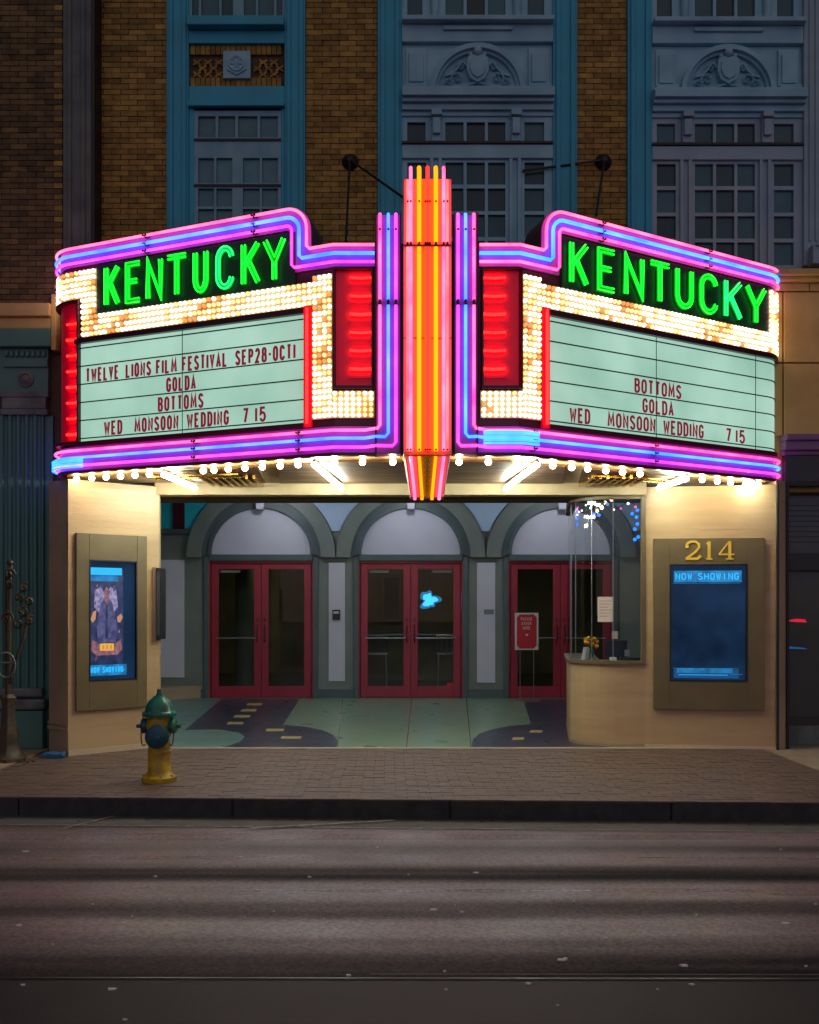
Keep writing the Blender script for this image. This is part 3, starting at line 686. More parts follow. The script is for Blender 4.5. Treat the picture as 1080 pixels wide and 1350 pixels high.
# fluted shaft
mb = MB(); w = lx(60) - lx(-6); n = 6
pts = []
for i in range(n):
    c = lx(-6) + w * (i + .5) / n; h = w / n / 2
    pts += [(c - h, .07), (c - h * .72, .072)] + [(c - h * .66 * math.cos(math.pi * k / 6), .07 - .035 * math.sin(math.pi * k / 6)) for k in range(7)] + [(c + h * .72, .072)]
pts.append((lx(60), .07))
b_ = len(mb.v)
for z in (lz(912), lz(549)):
    for (u, d) in pts: mb.v.append(lf(u, d, z))
k = len(pts)
for i in range(k - 1): mb.f.append((i, i + 1, k + i + 1, k + i)); mb.mi.append(0)
mb.box(lx(60), lx(71), -.02, .03, lz(990), lz(549), lf); mb.box(lx(-10), lx(60), -.02, .02, lz(990), lz(549), lf)
mb.build('fluted_column', 'green_iron', lb)
MB().box(lx(-14), lx(61), -.02, .13, lz(918), lz(906), lf).build('column_base', 'green_iron2', lb, bevel=.02)
MB().box(lx(-18), lx(66), -.02, .19, lz(934), lz(920), lf).build('column_base', 'green_iron2', lb, bevel=.03)
MB().box(lx(-18), lx(63), -.02, .16, 0, lz(935), lf).build('plinth', 'green_iron', lb, bevel=.015)
MB().box(lx(-160), lx(-12), -.3, -.01, 0, lz(462), lf).build('shop_window', 'shopdark', lb)

# ================================================================== RIGHT NEIGHBOUR
rb = thing('neighbour_building', 'sandstone clad shop with dark grey storefront right of the theatre', 'building', (5, 10.9, 0))
RY = 10.75; rx = lambda px: (px - 515) * RY / F_; rz = lambda py: 1.6 + (802 - py) * RY / F_; rf = lambda u, d, z: (u, RY - d, z)
MB().box(rx(1018), rx(1300), -.6, -.04, 2.95, rz(362), rf).build('wall', 'goldstone', rb)
mb = MB(); mb.box(rx(1010), rx(1300), -.04, .16, rz(368), rz(360), rf); mb.box(rx(1010), rx(1300), -.04, .10, rz(373), rz(368), rf); mb.build('ledge', 'goldstone', rb, bevel=.01)
for a, b_ in ((960, 1017), (1018, 1066), (1067.5, 1130), (1131.5, 1200)): MB().box(rx(a), rx(b_), -.04, .02, rz(384), rz(374), rf).build('stone_panel', 'goldstone_r', rb, bevel=.006)
for t0, t1 in ((386, 478), (480, 574)):
    for a, b_ in ((955, 1031), (1033, 1115), (1117, 1200)): MB().box(rx(a), rx(b_), -.04, .02, rz(t1), rz(t0), rf).build('stone_panel', 'goldstone_r', rb, bevel=.006)
for (a, b_, dd) in ((575, 583, .16), (583, 595, .12), (595, 601, .07)):
    MB().box(rx(1030), rx(1300), -.04, dd, rz(b_), rz(a), rf).build('cornice', 'purple_lit_cornice', rb, bevel=.012)
for (a, b_, dd, mt) in ((601, 636, .05, 'shopframe'), (636, 642, .08, 'black')):
    MB().box(rx(1033), rx(1300), -.04, dd, rz(b_), rz(a), rf).build('fascia', mt, rb, bevel=.006)
sf = MB()
for (a, b_) in ((728, 752), (948, 958)): sf.box(rx(1033), rx(1300), -.28, -.12, rz(b_), rz(a), rf)
sf.box(rx(1028), rx(1034), -.3, -.05, 0, rz(642), rf); sf.box(rx(1150), rx(1158), -.3, -.1, 0, rz(642), rf)
sf.build('storefront_frame', 'shopframe', rb, bevel=.006)
MB().box(rx(1034), rx(1300), -.30, -.24, rz(728), rz(642), rf).build('transom_glass', 'shopdark', rb)
MB().box(rx(1034), rx(1300), -.30, -.22, rz(948), rz(752), rf).build('shop_window', 'shopdark', rb)
MB().box(rx(1030), rx(1300), -.30, -.12, 0, rz(958), rf).build('stall_riser', 'green_iron2', rb, bevel=.01)
for k in range(8): MB().box(rx(1034), rx(1300), -.24, -.232, rz(712 - k * 7 + 1), rz(712 - k * 7), rf).build('louvre', 'shopframe', rb)
# tail light and blue reflections in the shop glass, built as glowing shapes
t = thing('window_reflection', 'tail light reflections built as small glowing streaks in the dark shop window at right', 'light', (rx(1055), RY, 1.4))
MB().prism([(rx(1046), rz(819)), (rx(1060), rz(816)), (rx(1072), rz(817)), (rx(1074), rz(821)), (rx(1060), rz(820.5))], -.21, -.20, rf).build('red_streak', 'tail', t)
MB().ball(rf(rx(1034), -.0, rz(829)), .02).build('red_lamp', 'tail', t)
MB().prism([(rx(1036), rz(852)), (rx(1070), rz(855)), (rx(1076), rz(857)), (rx(1040), rz(856))], -.21, -.20, rf).build('blue_streak', 'glow_dim', t)

# ================================================================== ENTRANCE WALLS
wl = Path([(-3.49, 10.08), (-2.67, 10.74)], 1)
tl = thing('entrance_wall', 'cream panelled splayed wall left of the lobby opening', 'wall', (-3, 10.4, 0))
LW = wl.c[-1]
mb = MB(); nc = 8
ny = 12
for i in range(ny): mb.box(0, LW, -.2, 0, 2.25 + i * (.75 / ny), 2.25 + (i + 1) * (.75 / ny) - .009, wl)
mb.box(0, LW, -.2, -.004, 2.24, 3.0, wl); mb.box(0, LW, -.2, 0, 0, 2.244, wl)
mb.build('wall_panel', 'cream', tl)
MB().slab([(-2.67, 10.74), (-2.665, 10.78), (-2.80, 11.35), (-3.0, 11.3), (-2.9, 10.75)], 0, 2.92).build('return', 'cream', tl)
MB().box(-.0, LW + .01, .0, .012, 0, .06, wl).build('skirting', 'threshold', tl)
x0, x1 = XZ(66, 0, 10.35)[0], XZ(89, 0, 10.12)[0]
mb = MB(); mb.slab([(x0, 10.32), (-3.50, 10.10), (-3.49, 10.5), (x0, 10.6)], 0, 3.0); mb.build('pier', 'cream2', tl)
mb = MB(); mb.slab([(x0 - .01, 10.30), (-3.495, 10.075), (-3.48, 10.5), (x0 - .01, 10.6)], .27, .31); mb.slab([(x0 - .01, 10.30), (-3.495, 10.075), (-3.48, 10.5), (x0 - .01, 10.6)], .33, .355); mb.build('moulding', 'cream2', tl)

wr = Path([(4.36, 10.555), (2.93, 10.74)], -1)
if wr(.5, .1, 0)[1] > 10.7: wr = Path([(4.36, 10.555), (2.93, 10.74)], 1)
tr = thing('entrance_wall', 'cream panelled wall between the ticket booth and the right edge', 'wall', (3.6, 10.7, 0))
RW = wr.c[-1]
mb = MB(); mb.box(0, RW, -.2, 0, 0, 2.244, wr); mb.box(0, RW, -.2, -.004, 2.24, 3.0, wr)
for i in range(ny): mb.box(0, RW, -.2, 0, 2.25 + i * (.75 / ny), 2.25 + (i + 1) * (.75 / ny) - .009, wr)
mb.build('wall_panel', 'cream', tr)
MB().box(-.005, RW, 0, .01, 0, .03, wr).build('skirting', 'threshold', tr)
MB().slab([(4.365, 10.53), (4.50, 10.60), (4.50, 11.0), (4.365, 11.0)], 0, 3.05).build('pier', M['cream2'], tr)
MB().slab([(4.365, 10.51), (4.385, 10.51), (4.385, 10.54), (4.365, 10.54)], 0, 3.0).build('edge_strip', 'black', tr)
MB().slab([(4.50, 10.58), (4.53, 10.58), (4.53, 10.9), (4.50, 10.9)], 0, 3.05).build('downpipe', 'black', tr)

# lintel and lobby shell
sh = MB(); sh.box(-2.72, 2.95, 0, .22, 2.905, 3.05, lambda u, d, z: (u, 10.72 + d, z)); lt = thing('lintel', 'pale metal edged beam across the lobby opening under the marquee', 'beam', (.3, 10.8, 2.9))
sh.build('beam', 'soffit_trim', lt, bevel=.01)
MB().slab([(-5.2, 10.95), (5.6, 10.95), (5.6, 16.8), (-5.2, 16.8)], 3.78, 3.85).build('lobby_ceiling', 'white', kind='structure')
MB().box(-5.2, 5.6, 10.96, 11.02, 3.05, 3.79).build('ceiling_bulkhead', 'grey_paint', kind='structure')
sw = thing('lobby_side_wall', 'grey side wall at the left of the recessed lobby', 'wall', (-4.9, 14, 0)); MB().box(-5.2, -4.95, 11.0, 16.6, 0, 3.78).build('wall_panel', 'grey_paint', sw)
sw = thing('lobby_side_wall', 'grey side wall behind the ticket booth', 'wall', (5, 14, 0)); MB().box(5.2, 5.5, 11.0, 16.6, 0, 3.78).build('wall_panel', 'grey_paint', sw)

for i, (x, y) in enumerate(((-1.9, 12.6), (.35, 12.6), (-1.9, 15.5), (.35, 15.5), (2.9, 15.5))):  # unseen ceiling lights added to brighten the lobby recess
    t = thing('added_ceiling_light', ['unseen round light added to the lobby ceiling, front left', 'unseen round light added to the lobby ceiling, front centre', 'unseen round light added to the lobby ceiling before the left doors', 'unseen round light added to the lobby ceiling before the centre doors', 'unseen round light added to the lobby ceiling before the right doors'][i], 'light', (x, y, 3.76), 'unseen fill lights added to the lobby ceiling')
    MB().lathe([(.15, 3.74), (.17, 3.75), (.17, 3.779)], (x, y, 0), (0, 0, 1), 20).build('trim_ring', 'steel', t)
    MB().lathe([(.10, 3.655), (.125, 3.665), (.13, 3.739)], (x, y, 0), (0, 0, 1), 20).build('diffuser', 'lobby_fill', t)

# ================================================================== LOBBY DOOR WALL
DY = 16.6
dx = lambda px: (px - 515) * DY / F_; dz = lambda py: 1.6 + (802 - py) * DY / F_; df = lambda u, d, z: (u, DY - d, z)
lw = thing('lobby_wall', 'grey wall with three arches over red double doors', 'wall', (.35, 16.6, 0))
ztop = dz(740)
edges = [(-5.2, dx(275)), (dx(414), dx(473)), (dx(611), dx(671)), (dx(808), 5.6)]
mb = MB()
for a, b_ in edges: mb.box(a, b_, -.25, 0, 0, ztop, df)
mb.box(-5.2, 5.6, -.25, 0, ztop, 3.79, df); mb.build('wall_panel', 'grey_paint', lw)
mb = MB()
for a, b_ in edges: mb.box(a, b_, 0, .03, 0, .16, df)
mb.build('skirting', 'grey_dark', lw)
pxm = DY / F_
AC = [344.5, 541.5, 739]
zs = dz(735)
for c in AC:
    X = dx(c)
    MB().prism(arc(X, dz(731), 65 * pxm, 61 * pxm, 0, 180, 28), .0, .012, df).build('fanlight', 'lavender', lw)
    MB().strip(arc(X, dz(731), 70 * pxm, 66 * pxm, 0, 180, 28), arc(X, dz(731), 65 * pxm, 61 * pxm, 0, 180, 28), 0, .07, df).build('arch_bead', 'grey_dark', lw, smooth=False)
    MB().strip(arc(X, zs, 79 * pxm, 79 * pxm, 0, 180, 28), arc(X, dz(731), 70 * pxm, 66 * pxm, 0, 180, 28), 0, .045, df).build('archivolt', 'grey_dark', lw)
    MB().strip(arc(X, zs, 98 * pxm, 98 * pxm, 0, 180, 30), arc(X, zs, 79 * pxm, 79 * pxm, 0, 180, 30), 0, .09, df).build('archivolt', 'grey_paint', lw)
    MB().prism([(X - 7 * pxm, dz(648)), (X + 7 * pxm, dz(648)), (X + 4.5 * pxm, dz(673)), (X - 4.5 * pxm, dz(673))], .09, .22, df).build('keystone', 'lavender', lw, bevel=.01)
    for s_ in (-1, 1): MB().box(X + s_ * 72 * pxm - .045, X + s_ * 72 * pxm + .045, 0, .045, 0, zs, df).build('door_jamb', 'grey_dark', lw, bevel=.008)
    MB().box(X - 68 * pxm, X + 68 * pxm, 0, .06, dz(739.5), dz(731.5), df).build('transom', 'grey_dark', lw, bevel=.006)
def vee(c):
    L = [(x, z) for x, z in arc(dx(c - 98.4), zs, 99 * pxm, 99 * pxm, 20.5, 62, 10)]; Rr = [(2 * dx(c) - x, z) for x, z in L]
    pts = L + list(reversed(Rr)); MB().prism(pts, 0, .03, df).build('frieze_panel', 'frieze', lw)
    for s_ in (-1, 1): MB().box(dx(c + s_ * 22 - 8), dx(c + s_ * 22 + 8), .03, .07, dz(661), dz(652), df).build('dentil', 'grey_dark', lw)
for c in (443, 640.2, 836): vee(c)
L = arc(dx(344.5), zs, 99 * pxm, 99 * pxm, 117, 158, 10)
MB().prism(list(L) + [(dx(200), L[-1][1]), (dx(200), L[0][1])], 0, .02, df).build('frieze_panel', 'cyan_spill', lw)
MB().box(dx(229), dx(244), .02, .06, dz(698), dz(650), df).build('pilaster_strip', M['maroon'], lw)
MB().box(dx(255), dx(285), .02, .07, dz(662), dz(655), df).build('dentil', 'grey_dark', lw)
MB().box(dx(200), dx(262), .0, .06, dz(704), dz(697), df).build('moulding', 'grey_dark', lw, bevel=.01)
for a, b_, t0, t1 in ((205, 243, 738, 893), (433.5, 455, 742, 898), (629, 653, 742, 900)):
    MB().box(dx(a), dx(b_), 0, .02, dz(t1), dz(t0), df).build('poster_panel', 'lavender', lw, bevel=.003)
kp = MB(); kp = kp.box(dx(438.5), dx(448.5), .02, .05, dz(817), dz(804), df).build('keypad', 'booth_dark', lw, bevel=.004)
MB().box(dx(440), dx(447), .05, .053, dz(809), dz(806), df).build('keypad_display', 'steel', kp)
MB().box(dx(638), dx(651), .02, .022, dz(810), dz(803.5), df).build('small_plate', 'grey_paint', lw)
# curved low plinth left
MB().slab([(-4.95, 15.6), (-4.6, 15.75), (-4.1, 16.0), (-3.7, 16.25), (-3.35, 16.6), (-4.95, 16.6)], .003, .22).build('plinth', 'cream2', lw, bevel=.01)
# doors
def door(px0, px1, hinge_left, closer, bar=True):
    x0, x1 = dx(px0) + .004, dx(px1) - .004; z0, z1 = .012, dz(743); st, tr_, brl = .125, .10, .20
    mb = MB(); 
    mb.box(x0, x0 + st, -.05, .0, z0, z1, df); mb.box(x1 - st, x1, -.05, .0, z0, z1, df)
    mb.box(x0 + st, x1 - st, -.05, 0, z1 - tr_, z1, df); mb.box(x0 + st, x1 - st, -.05, 0, z0, z0 + brl, df)
    d = mb.build('door', 'redwood', lw, bevel=.004)
    MB().box(x0 + st, x1 - st, -.03, -.02, z0 + brl, z1 - tr_, df).build('pane', 'glass', d)
    if bar: MB().tube([df(x0 + .09, 0, 1.07), df(x0 + .09, .045, 1.07), df(x1 - .09, .045, 1.07), df(x1 - .09, 0, 1.07)], .013, 8).build('push_bar', 'steel', d)
    hx = x1 - st / 2 if hinge_left else x0 + st / 2
    h = MB(); h.tube([df(hx, .0, 1.0), df(hx, .05, 1.02), df(hx, .05, 1.28), df(hx, .0, 1.30)], .011, 6); h.lathe([(.022, 0), (.02, .012)], df(hx, 0, 1.4), (0, -1, 0), 12); h.build('handle', M['booth_dark'], d, smooth=True)
    if closer: MB().box((x0 + st + .03) if hinge_left else (x1 - st - .37), (x0 + st + .37) if hinge_left else (x1 - st - .03), -.12, -.06, z1 - tr_ - .06, z1 - tr_ - .015, df).build('door_closer', 'white', d)
    return d
for i, c in enumerate(AC):
    fr = MB(); X0, X1 = dx(c - 69.5), dx(c + 69.5)
    fr.box(X0, X0 + .035, -.1, .03, 0, ztop + .005, df); fr.box(X1 - .035, X1, -.1, .03, 0, ztop + .005, df); fr.box(X0 + .035, X1 - .035, -.1, .03, ztop - .035, ztop + .005, df)
    fr.build('door_frame', 'redwood', lw, bevel=.004)
    door(c - 66, c, True, i != 2); dr = door(c, c + 66, False, i == 1, i > 0)
    if i == 1: MB().prism([(dx(588), dz(908)), (dx(600), dz(908)), (dx(601), dz(901)), (dx(590), dz(900))], -.018, -.012, df).build('sticker', 'redsign', dr)
# dark foyer behind the doors
MB().box(-5, 5.5, 16.9, 23, -.02, .0).build('foyer_floor', 'ifloor', kind='structure')
mb = MB(); mb.box(-5, 5.5, 22.9, 23, 0, 3.6); mb.box(-5.1, -5, 16.86, 23, 0, 3.6); mb.box(5.5, 5.6, 16.86, 23, 0, 3.6); mb.box(-5, 5.5, 16.86, 23, 3.3, 3.4); mb.build('foyer_wall', 'interior', kind='structure')
for i, x in enumerate((-2.4, 1.0)):  # two unseen lamps added to lift the dark foyer
    t = thing('added_ceiling_light', ['unseen dim round light added in the foyer behind the left doors', 'unseen dim round light added in the foyer behind the centre doors'][i], 'light', (x, 19.6, 3.28), 'unseen fill lights added in the foyer')
    MB().lathe([(.12, 3.24), (.14, 3.25), (.14, 3.298)], (x, 19.6, 0), (0, 0, 1), 16).build('diffuser', 'foyer_fill', t)
t = thing('concession_counter', 'dark snack counter inside the foyer behind the centre doors', 'counter', (.6, 20.6, 0))
mb = MB(); mb.box(-.9, 2.2, 20.5, 21.1, .0, 1.0); mb.build('counter_base', 'interior', t, bevel=.01); MB().box(-1.0, 2.3, 20.4, 21.15, 1.0, 1.05).build('counter_top', 'steel', t, bevel=.008)
t = thing('picture_frame', 'pale framed board hanging in the foyer behind the centre doors', 'frame', (-.3, 22.8, 1.8))
mb = MB(); a, z1 = XZ(503, 758, 22.8); b2, z0 = XZ(530, 820, 22.8)
mb.box(a, a + .07, 22.78, 22.85, z0, z1); mb.box(b2 - .07, b2, 22.78, 22.85, z0, z1); mb.box(a + .07, b2 - .07, 22.78, 22.85, z1 - .07, z1); mb.box(a + .07, b2 - .07, 22.78, 22.85, z0, z0 + .07); mb.build('frame', 'cream2', t)
MB().box(a + .07, b2 - .07, 22.82, 22.86, z0 + .07, z1 - .07).build('board', 'navy', t)
t = thing('column', 'grey round column in the foyer behind the left doors', 'column', (-2.6, 19.5, 0)); MB().lathe([(.24, 0), (.2, .15), (.2, 3.2)], (-3.05, 19.5, 0), (0, 0, 1), 20).build('shaft', 'grey_paint', t, smooth=True)
for i, (px, lab) in enumerate(((497, 'dark slatted stool behind the left pane of the centre doors'), (590, 'dark slatted stool behind the right pane of the centre doors'))):
    X = (px - 515) * 18.6 / F_; t = thing('stool', lab, 'stool', (X, 18.6, 0), 'stools inside the foyer')
    MB().box(X - .22, X + .22, 18.4, 18.8, .68, .72).build('seat', 'steel', t)
    for a in (-.2, .2):
        for b2 in (18.42, 18.78): MB().tube([(X + a, b2, 0), (X + a * .9, b2, .68)], .014, 6).build('leg', 'steel', t)
    mb = MB()
    for k in range(5): mb.tube([(X - .2 + k * .1, 18.78, .72), (X - .2 + k * .1, 18.78, 1.05)], .01, 5)
    mb.tube([(X - .22, 18.78, 1.05), (X + .22, 18.78, 1.05)], .016, 6); mb.build('backrest', 'steel', t)
t = thing('neon_sign', 'small glowing blue splash shaped sign behind the centre doors', 'neon sign', (.85, 19, 1.77))
X, Z = XZ(566, 791, 19)
def blotch(r, seed):
    q_ = random.Random(seed); ph = [q_.uniform(0, 6.28) for _ in range(4)]
    return [(X + r * (1 + .22 * math.sin(3 * a + ph[0]) + .16 * math.sin(5 * a + ph[1]) + .08 * math.sin(8 * a + ph[2])) * math.cos(a), Z + r * (1 + .22 * math.sin(3 * a + ph[0]) + .16 * math.sin(5 * a + ph[1]) + .08 * math.sin(8 * a + ph[2])) * math.sin(a) * .9) for a in [k * math.pi / 20 for k in range(40)]]
MB().prism(blotch(.19, 4), -.02, 0, lambda u, d, z: (u, 19 - d, z)).build('glow_backing', 'glow_cyan2', t)  # dim glowing shape stands in for the halo round the sign
MB().prism(blotch(.135, 4), .001, .03, lambda u, d, z: (u, 19 - d, z)).build('lit_face', 'splash', t)
MB().tube([(X, 19.02, Z), (X, 19.02, 3.35)], .01, 5).build('hanger', 'black', t)

# sandwich sign in front of the right doors
t = thing('sign_stand', 'red notice on a thin metal stand before the right hand doors', 'sign', (2.4, 15.9, 0))
SY = 16.0; sx = lambda px: (px - 515) * SY / F_; sz = lambda py: 1.6 + (802 - py) * SY / F_; sfm = lambda u, d, z: (u, SY - d, z)
MB().box(sx(679), sx(710), -.01, .01, sz(857), sz(808), sfm).build('sign_board', 'white', t, bevel=.003)
a = sx(681.5); b2 = sx(707.5); z0, z1 = sz(855), sz(810); c = .05
MB().prism([(a + c, z0), (b2 - c, z0), (b2, z0 + c), (b2, z1 - c), (b2 - c, z1), (a + c, z1), (a, z1 - c), (a, z0 + c)], .01, .014, sfm).build('red_face', 'redsign', t)
for k, wd2 in enumerate(('PLEASE', 'ENTER', 'HERE')):
    n = len(wd2); lwid = .034; x = (a + b2) / 2 - n * lwid / 2; mb = MB()
    for ch in wd2: glyph(mb, ch, x, x + .026, sz(818 + k * 6), sz(814 + k * 6), .007, .014, .017, sfm); x += lwid
    mb.build('lettering', 'white', t)
mb = MB(); xm = (a + b2) / 2; mb.prism([(xm - .03, sz(836)), (xm + .03, sz(836)), (xm, sz(839))], .014, .017, sfm); mb.build('arrow', 'white', t)
for px in (686, 704): MB().tube([sfm(sx(px), -.015, 0.01), sfm(sx(px), -.015, sz(808))], .008, 6).build('leg', 'steel', t)
mb = MB(); mb.box(sx(680), sx(712), -.18, .16, .003, .015, sfm); mb.build('foot', 'steel', t)

# ================================================================== TICKET BOOTH
bpth = [(2.93, 10.74), (2.62, 10.74)] + [(x, y) for x, y in arc(2.63, 11.24, .50, .50, 270, 192, 10)][1:] + [(2.40, 12.7)]
bt = Path(bpth, 1)
if bt(.1, .1, 0)[1] > 10.74: bt = Path(bpth, -1)
tb = thing('ticket_booth', 'cream ticket booth with curved front and glass above the counter', 'ticket booth', (2.6, 11.2, 0))
BL = bt.c[-1]; nn = 30
MB().box(0, BL, -.06, 0, .0, .955, bt, n=nn).build('booth_front', 'cream', tb, smooth=True)
MB().box(-.0, BL, -.35, .035, .955, .99, bt, n=nn).build('counter_top', 'olive', tb, smooth=True)
MB().box(-.0, BL, -.02, .004, 0, .04, bt, n=nn).build('skirting', 'cream2', tb)
us = [0.02, .36, .62, .88, 1.15, 1.5, BL]
for a, b2 in zip(us, us[1:]): MB().box(a + .002, b2 - .002, -.03, -.022, .99, 2.90, bt, n=5).build('glass_panel', 'booth_glass', tb, smooth=True)
for a in us[1:-1]: MB().box(a - .003, a + .003, -.032, -.02, .99, 2.9, bt).build('glass_joint', 'steel', tb)
mb = MB(); x0, x1 = (845 - 515) * 10.74 / F_, 2.96
mb.box(x0, x1 - .02, -.03, .02, .955, 2.90, lambda u, d, z: (u, 10.74 - d, z)); mb.build('window_post', 'olive', tb, bevel=.006)
MB().box(0, BL, -.08, .01, 2.86, 2.90, bt, n=nn).build('window_head', 'olive', tb)
# things on the booth counter and glass
q = lambda px, y, z: ((px - 515) * y / F_, y, z)
t = thing('paper_notice', 'sheet of paper with printed lines taped to the booth glass', 'paper', q(798, 10.76, 1.6))
X0, Z1 = XZ(788, 787, 10.775); X1, Z0 = XZ(809, 820, 10.775); PF = lambda u, d, z: (u, 10.775 - d, z)
MB().box(X0, X1, 0, .003, Z0, Z1, PF).build('sheet', 'paper', t)
for k in range(6): MB().box(X0 + .02, X1 - .02 - .02 * (k % 3), .003, .0038, Z1 - .05 - k * .035, Z1 - .045 - k * .035, PF).build('print_line', 'ink', t)
t = thing('flower_vase', 'glass vase of orange and yellow flowers on the booth counter', 'flowers', q(780, 11.0, .99))
X, Y, Z = q(782, 11.0, .99)
MB().lathe([(.03, 0), (.045, .03), (.04, .09), (.03, .13)], (X, Y, Z), (0, 0, 1), 14).build('vase', 'booth_glass', t, smooth=True)
st = MB(); fo = MB(); fy = MB()
for k in range(22):
    a = random.uniform(0, 6.28); r = random.uniform(.01, .11); h = random.uniform(.16, .27)
    p = (X + r * math.cos(a), Y + r * math.sin(a), Z + h); st.tube([(X, Y, Z + .03), (X + .3 * r * math.cos(a), Y + .3 * r * math.sin(a), Z + .12), p], .004, 4)
    (fo if k % 2 else fy).ball(p, random.uniform(.016, .03), 7, 4)
st.build('stem', 'leaf', t); fo.build('orange_bloom', 'orange_fl', t); fy.build('yellow_bloom', 'yellow_fl', t)
t = thing('leaflet_rack', 'white leaflets leaning beside the vase on the booth counter', 'leaflets', q(769, 11.05, .99))
for k in range(3): X = q(766 + 3 * k, 11.05, 0)[0]; MB().prism([(X, .99), (X + .04, .99), (X + .07, 1.14), (X + .03, 1.14)], .0, .01, lambda u, d, z: (u, 11.05 - d + .03 * k, z)).build('leaflet', 'white', t)
t = thing('computer', 'dark computer screen and keyboard on the booth counter', 'computer', q(815, 11.1, .99))
X = q(815, 11.1, 0)[0]
MB().box(X - .16, X + .10, 11.05, 11.08, 1.02, 1.22).build('screen', 'booth_dark', t, bevel=.006); MB().box(X - .05, X + .01, 11.08, 11.12, .99, 1.1).build('stand', 'booth_dark', t)
MB().box(X - .02, X + .24, 10.93, 11.02, .99, 1.02).build('keyboard', 'booth_dark', t, bevel=.004)
X = q(811, 10.98, 0)[0]; MB().box(X - .035, X + .035, 10.98, 10.985, 1.24, 1.33).build('note', 'paper', t)
X = q(827, 11.0, 0)[0]; MB().box(X - .03, X + .03, 11.0, 11.02, 1.03, 1.11).build('card_reader', 'steel', t, bevel=.005)
t = thing('small_box', 'small white box near the front of the booth counter', 'box', q(809, 10.9, .99)); X = q(809, 10.85, 0)[0]; MB().box(X - .035, X + .035, 10.84, 10.9, .991, 1.03).build('box', 'white', t, bevel=.004)
# string of small lights added to stand in for bulb reflections in the glass
t = thing('added_string_lights', 'added string of small blue and white lights for bulb reflections in the booth glass', 'string lights', q(800, 11.2, 2.8))
random.seed(11)
wire = []
for k in range(34):
    u = .08 + k * .043; p = bt(u, -.10, 2.80 + .04 * math.sin(k * .9)); wire.append(p)
    if k % 2 == 0: MB().ball((p[0], p[1], p[2] - .02), random.choice([.012, .016]), 8, 5).build('bulb', random.choice(['led_white', 'led_white', 'led_blue', 'led_pink']), t)
for (u, z) in ((.06, 2.74), (.07, 2.66), (.06, 2.58), (.09, 2.52), (.05, 2.43), (.09, 2.40), (.62, 2.7), (.66, 2.66), (.55, 2.69), (1.15, 2.78), (1.2, 2.70), (1.18, 2.62), (.12, 2.70)):
    p = bt(u, -.09, z); MB().ball(p, .022, 8, 5).build('bulb', 'led_blue', t); wire.append(p) if u < .1 else None
MB().tube([w_ for w_ in wire[:34]], .004, 4).build('cord', 'black', t)

# ================================================================== POSTER CASES
def caseframe(path, a, b_, z0, z1, ia, ib, iz0, iz1, label):
    cx = path((path.u(a) + path.u(b_)) / 2, 0, 0)
    t = thing('poster_case', label, 'poster case', cx)
    u0, u1 = sorted((path.u(a), path.u(b_))); v0, v1 = sorted((path.u(ia), path.u(ib)))
    mb = MB(); mb.box(u0, v0, 0.001, .05, z0, z1, path); mb.box(v1, u1, .001, .05, z0, z1, path); mb.box(v0, v1, .001, .05, iz1, z1, path); mb.box(v0, v1, .001, .05, z0, iz0, path)
    mb.build('frame', 'olive', t, bevel=.004)
    mb = MB()
    e = .012
    for q_ in ((v0, v0 + e, iz0, iz1), (v1 - e, v1, iz0, iz1)): mb.box(q_[0], q_[1], .005, .056, q_[2], q_[3], path)
    mb.box(v0 + e, v1 - e, .005, .056, iz1 - e, iz1, path); mb.box(v0 + e, v1 - e, .005, .056, iz0, iz0 + e, path); mb.build('bezel', 'black', t)
    MB().box(v0 + e, v1 - e, .001, .006, iz0 + e, iz1 - e, path).build('glow_backing', 'screen_blue', t)
    MB().box(v0 + e, v1 - e, .040, .044, iz0 + e, iz1 - e, path).build('glass', 'case_glass', t)
    return t, v0, v1
t, v0, v1 = caseframe(wl, 100, 193, .48, 2.42, 117, 180, .80, 2.13, 'olive framed case with a lit film poster on the left wall')
W = v1 - v0; U = lambda k: v0 + W * k
MB().box(U(.04), U(.73), .007, .011, .98, 2.04, wl).build('poster', 'p_dark', t)
MB().box(U(.05), U(.70), .012, .014, 1.97, 2.05, wl).build('glow_strip', 'glow_cyan', t); MB().box(U(.05), U(.62), .0115, .0135, 1.90, 1.965, wl).build('glow_strip', 'glow_cyan2', t)
def shp(pts, mt, d=.013, name='print'): MB().prism([(U(a), z) for a, z in pts], .0111, d, wl).build(name, mt, t)
shp([(.12, 1.62), (.14, 1.80), (.26, 1.84), (.36, 1.74), (.46, 1.84), (.58, 1.80), (.62, 1.62), (.52, 1.55), (.22, 1.55)], 'p_lilac', .0125)
shp([(.20, 1.22), (.17, 1.40), (.26, 1.66), (.38, 1.76), (.50, 1.66), (.60, 1.40), (.57, 1.22)], 'p_robe', .0135)
shp([(.35, 1.26), (.36, 1.64), (.40, 1.64), (.41, 1.26)], 'p_dark', .0142)
shp([(.33, 1.70), (.33, 1.79), (.38, 1.84), (.44, 1.79), (.43, 1.70), (.38, 1.64)], 'p_rose', .0148)
shp([(.05, 1.48), (.10, 1.56), (.17, 1.58), (.15, 1.48), (.09, 1.44)], 'p_gold', .0131); shp([(.60, 1.50), (.68, 1.54), (.72, 1.50), (.66, 1.44), (.61, 1.45)], 'p_gold', .0131)
shp([(.06, 1.14), (.08, 1.26), (.22, 1.20), (.55, 1.20), (.68, 1.26), (.70, 1.14), (.60, 1.08), (.16, 1.08)], 'p_rose', .0128)
shp([(.24, 1.13), (.24, 1.21), (.53, 1.21), (.53, 1.13)], 'p_yellow', .0152)
for k in range(3): shp([(.29 + .08 * k, 1.145), (.29 + .08 * k, 1.19), (.33 + .08 * k, 1.19), (.33 + .08 * k, 1.145)], 'p_gold', .016)
rs = random.Random(5)
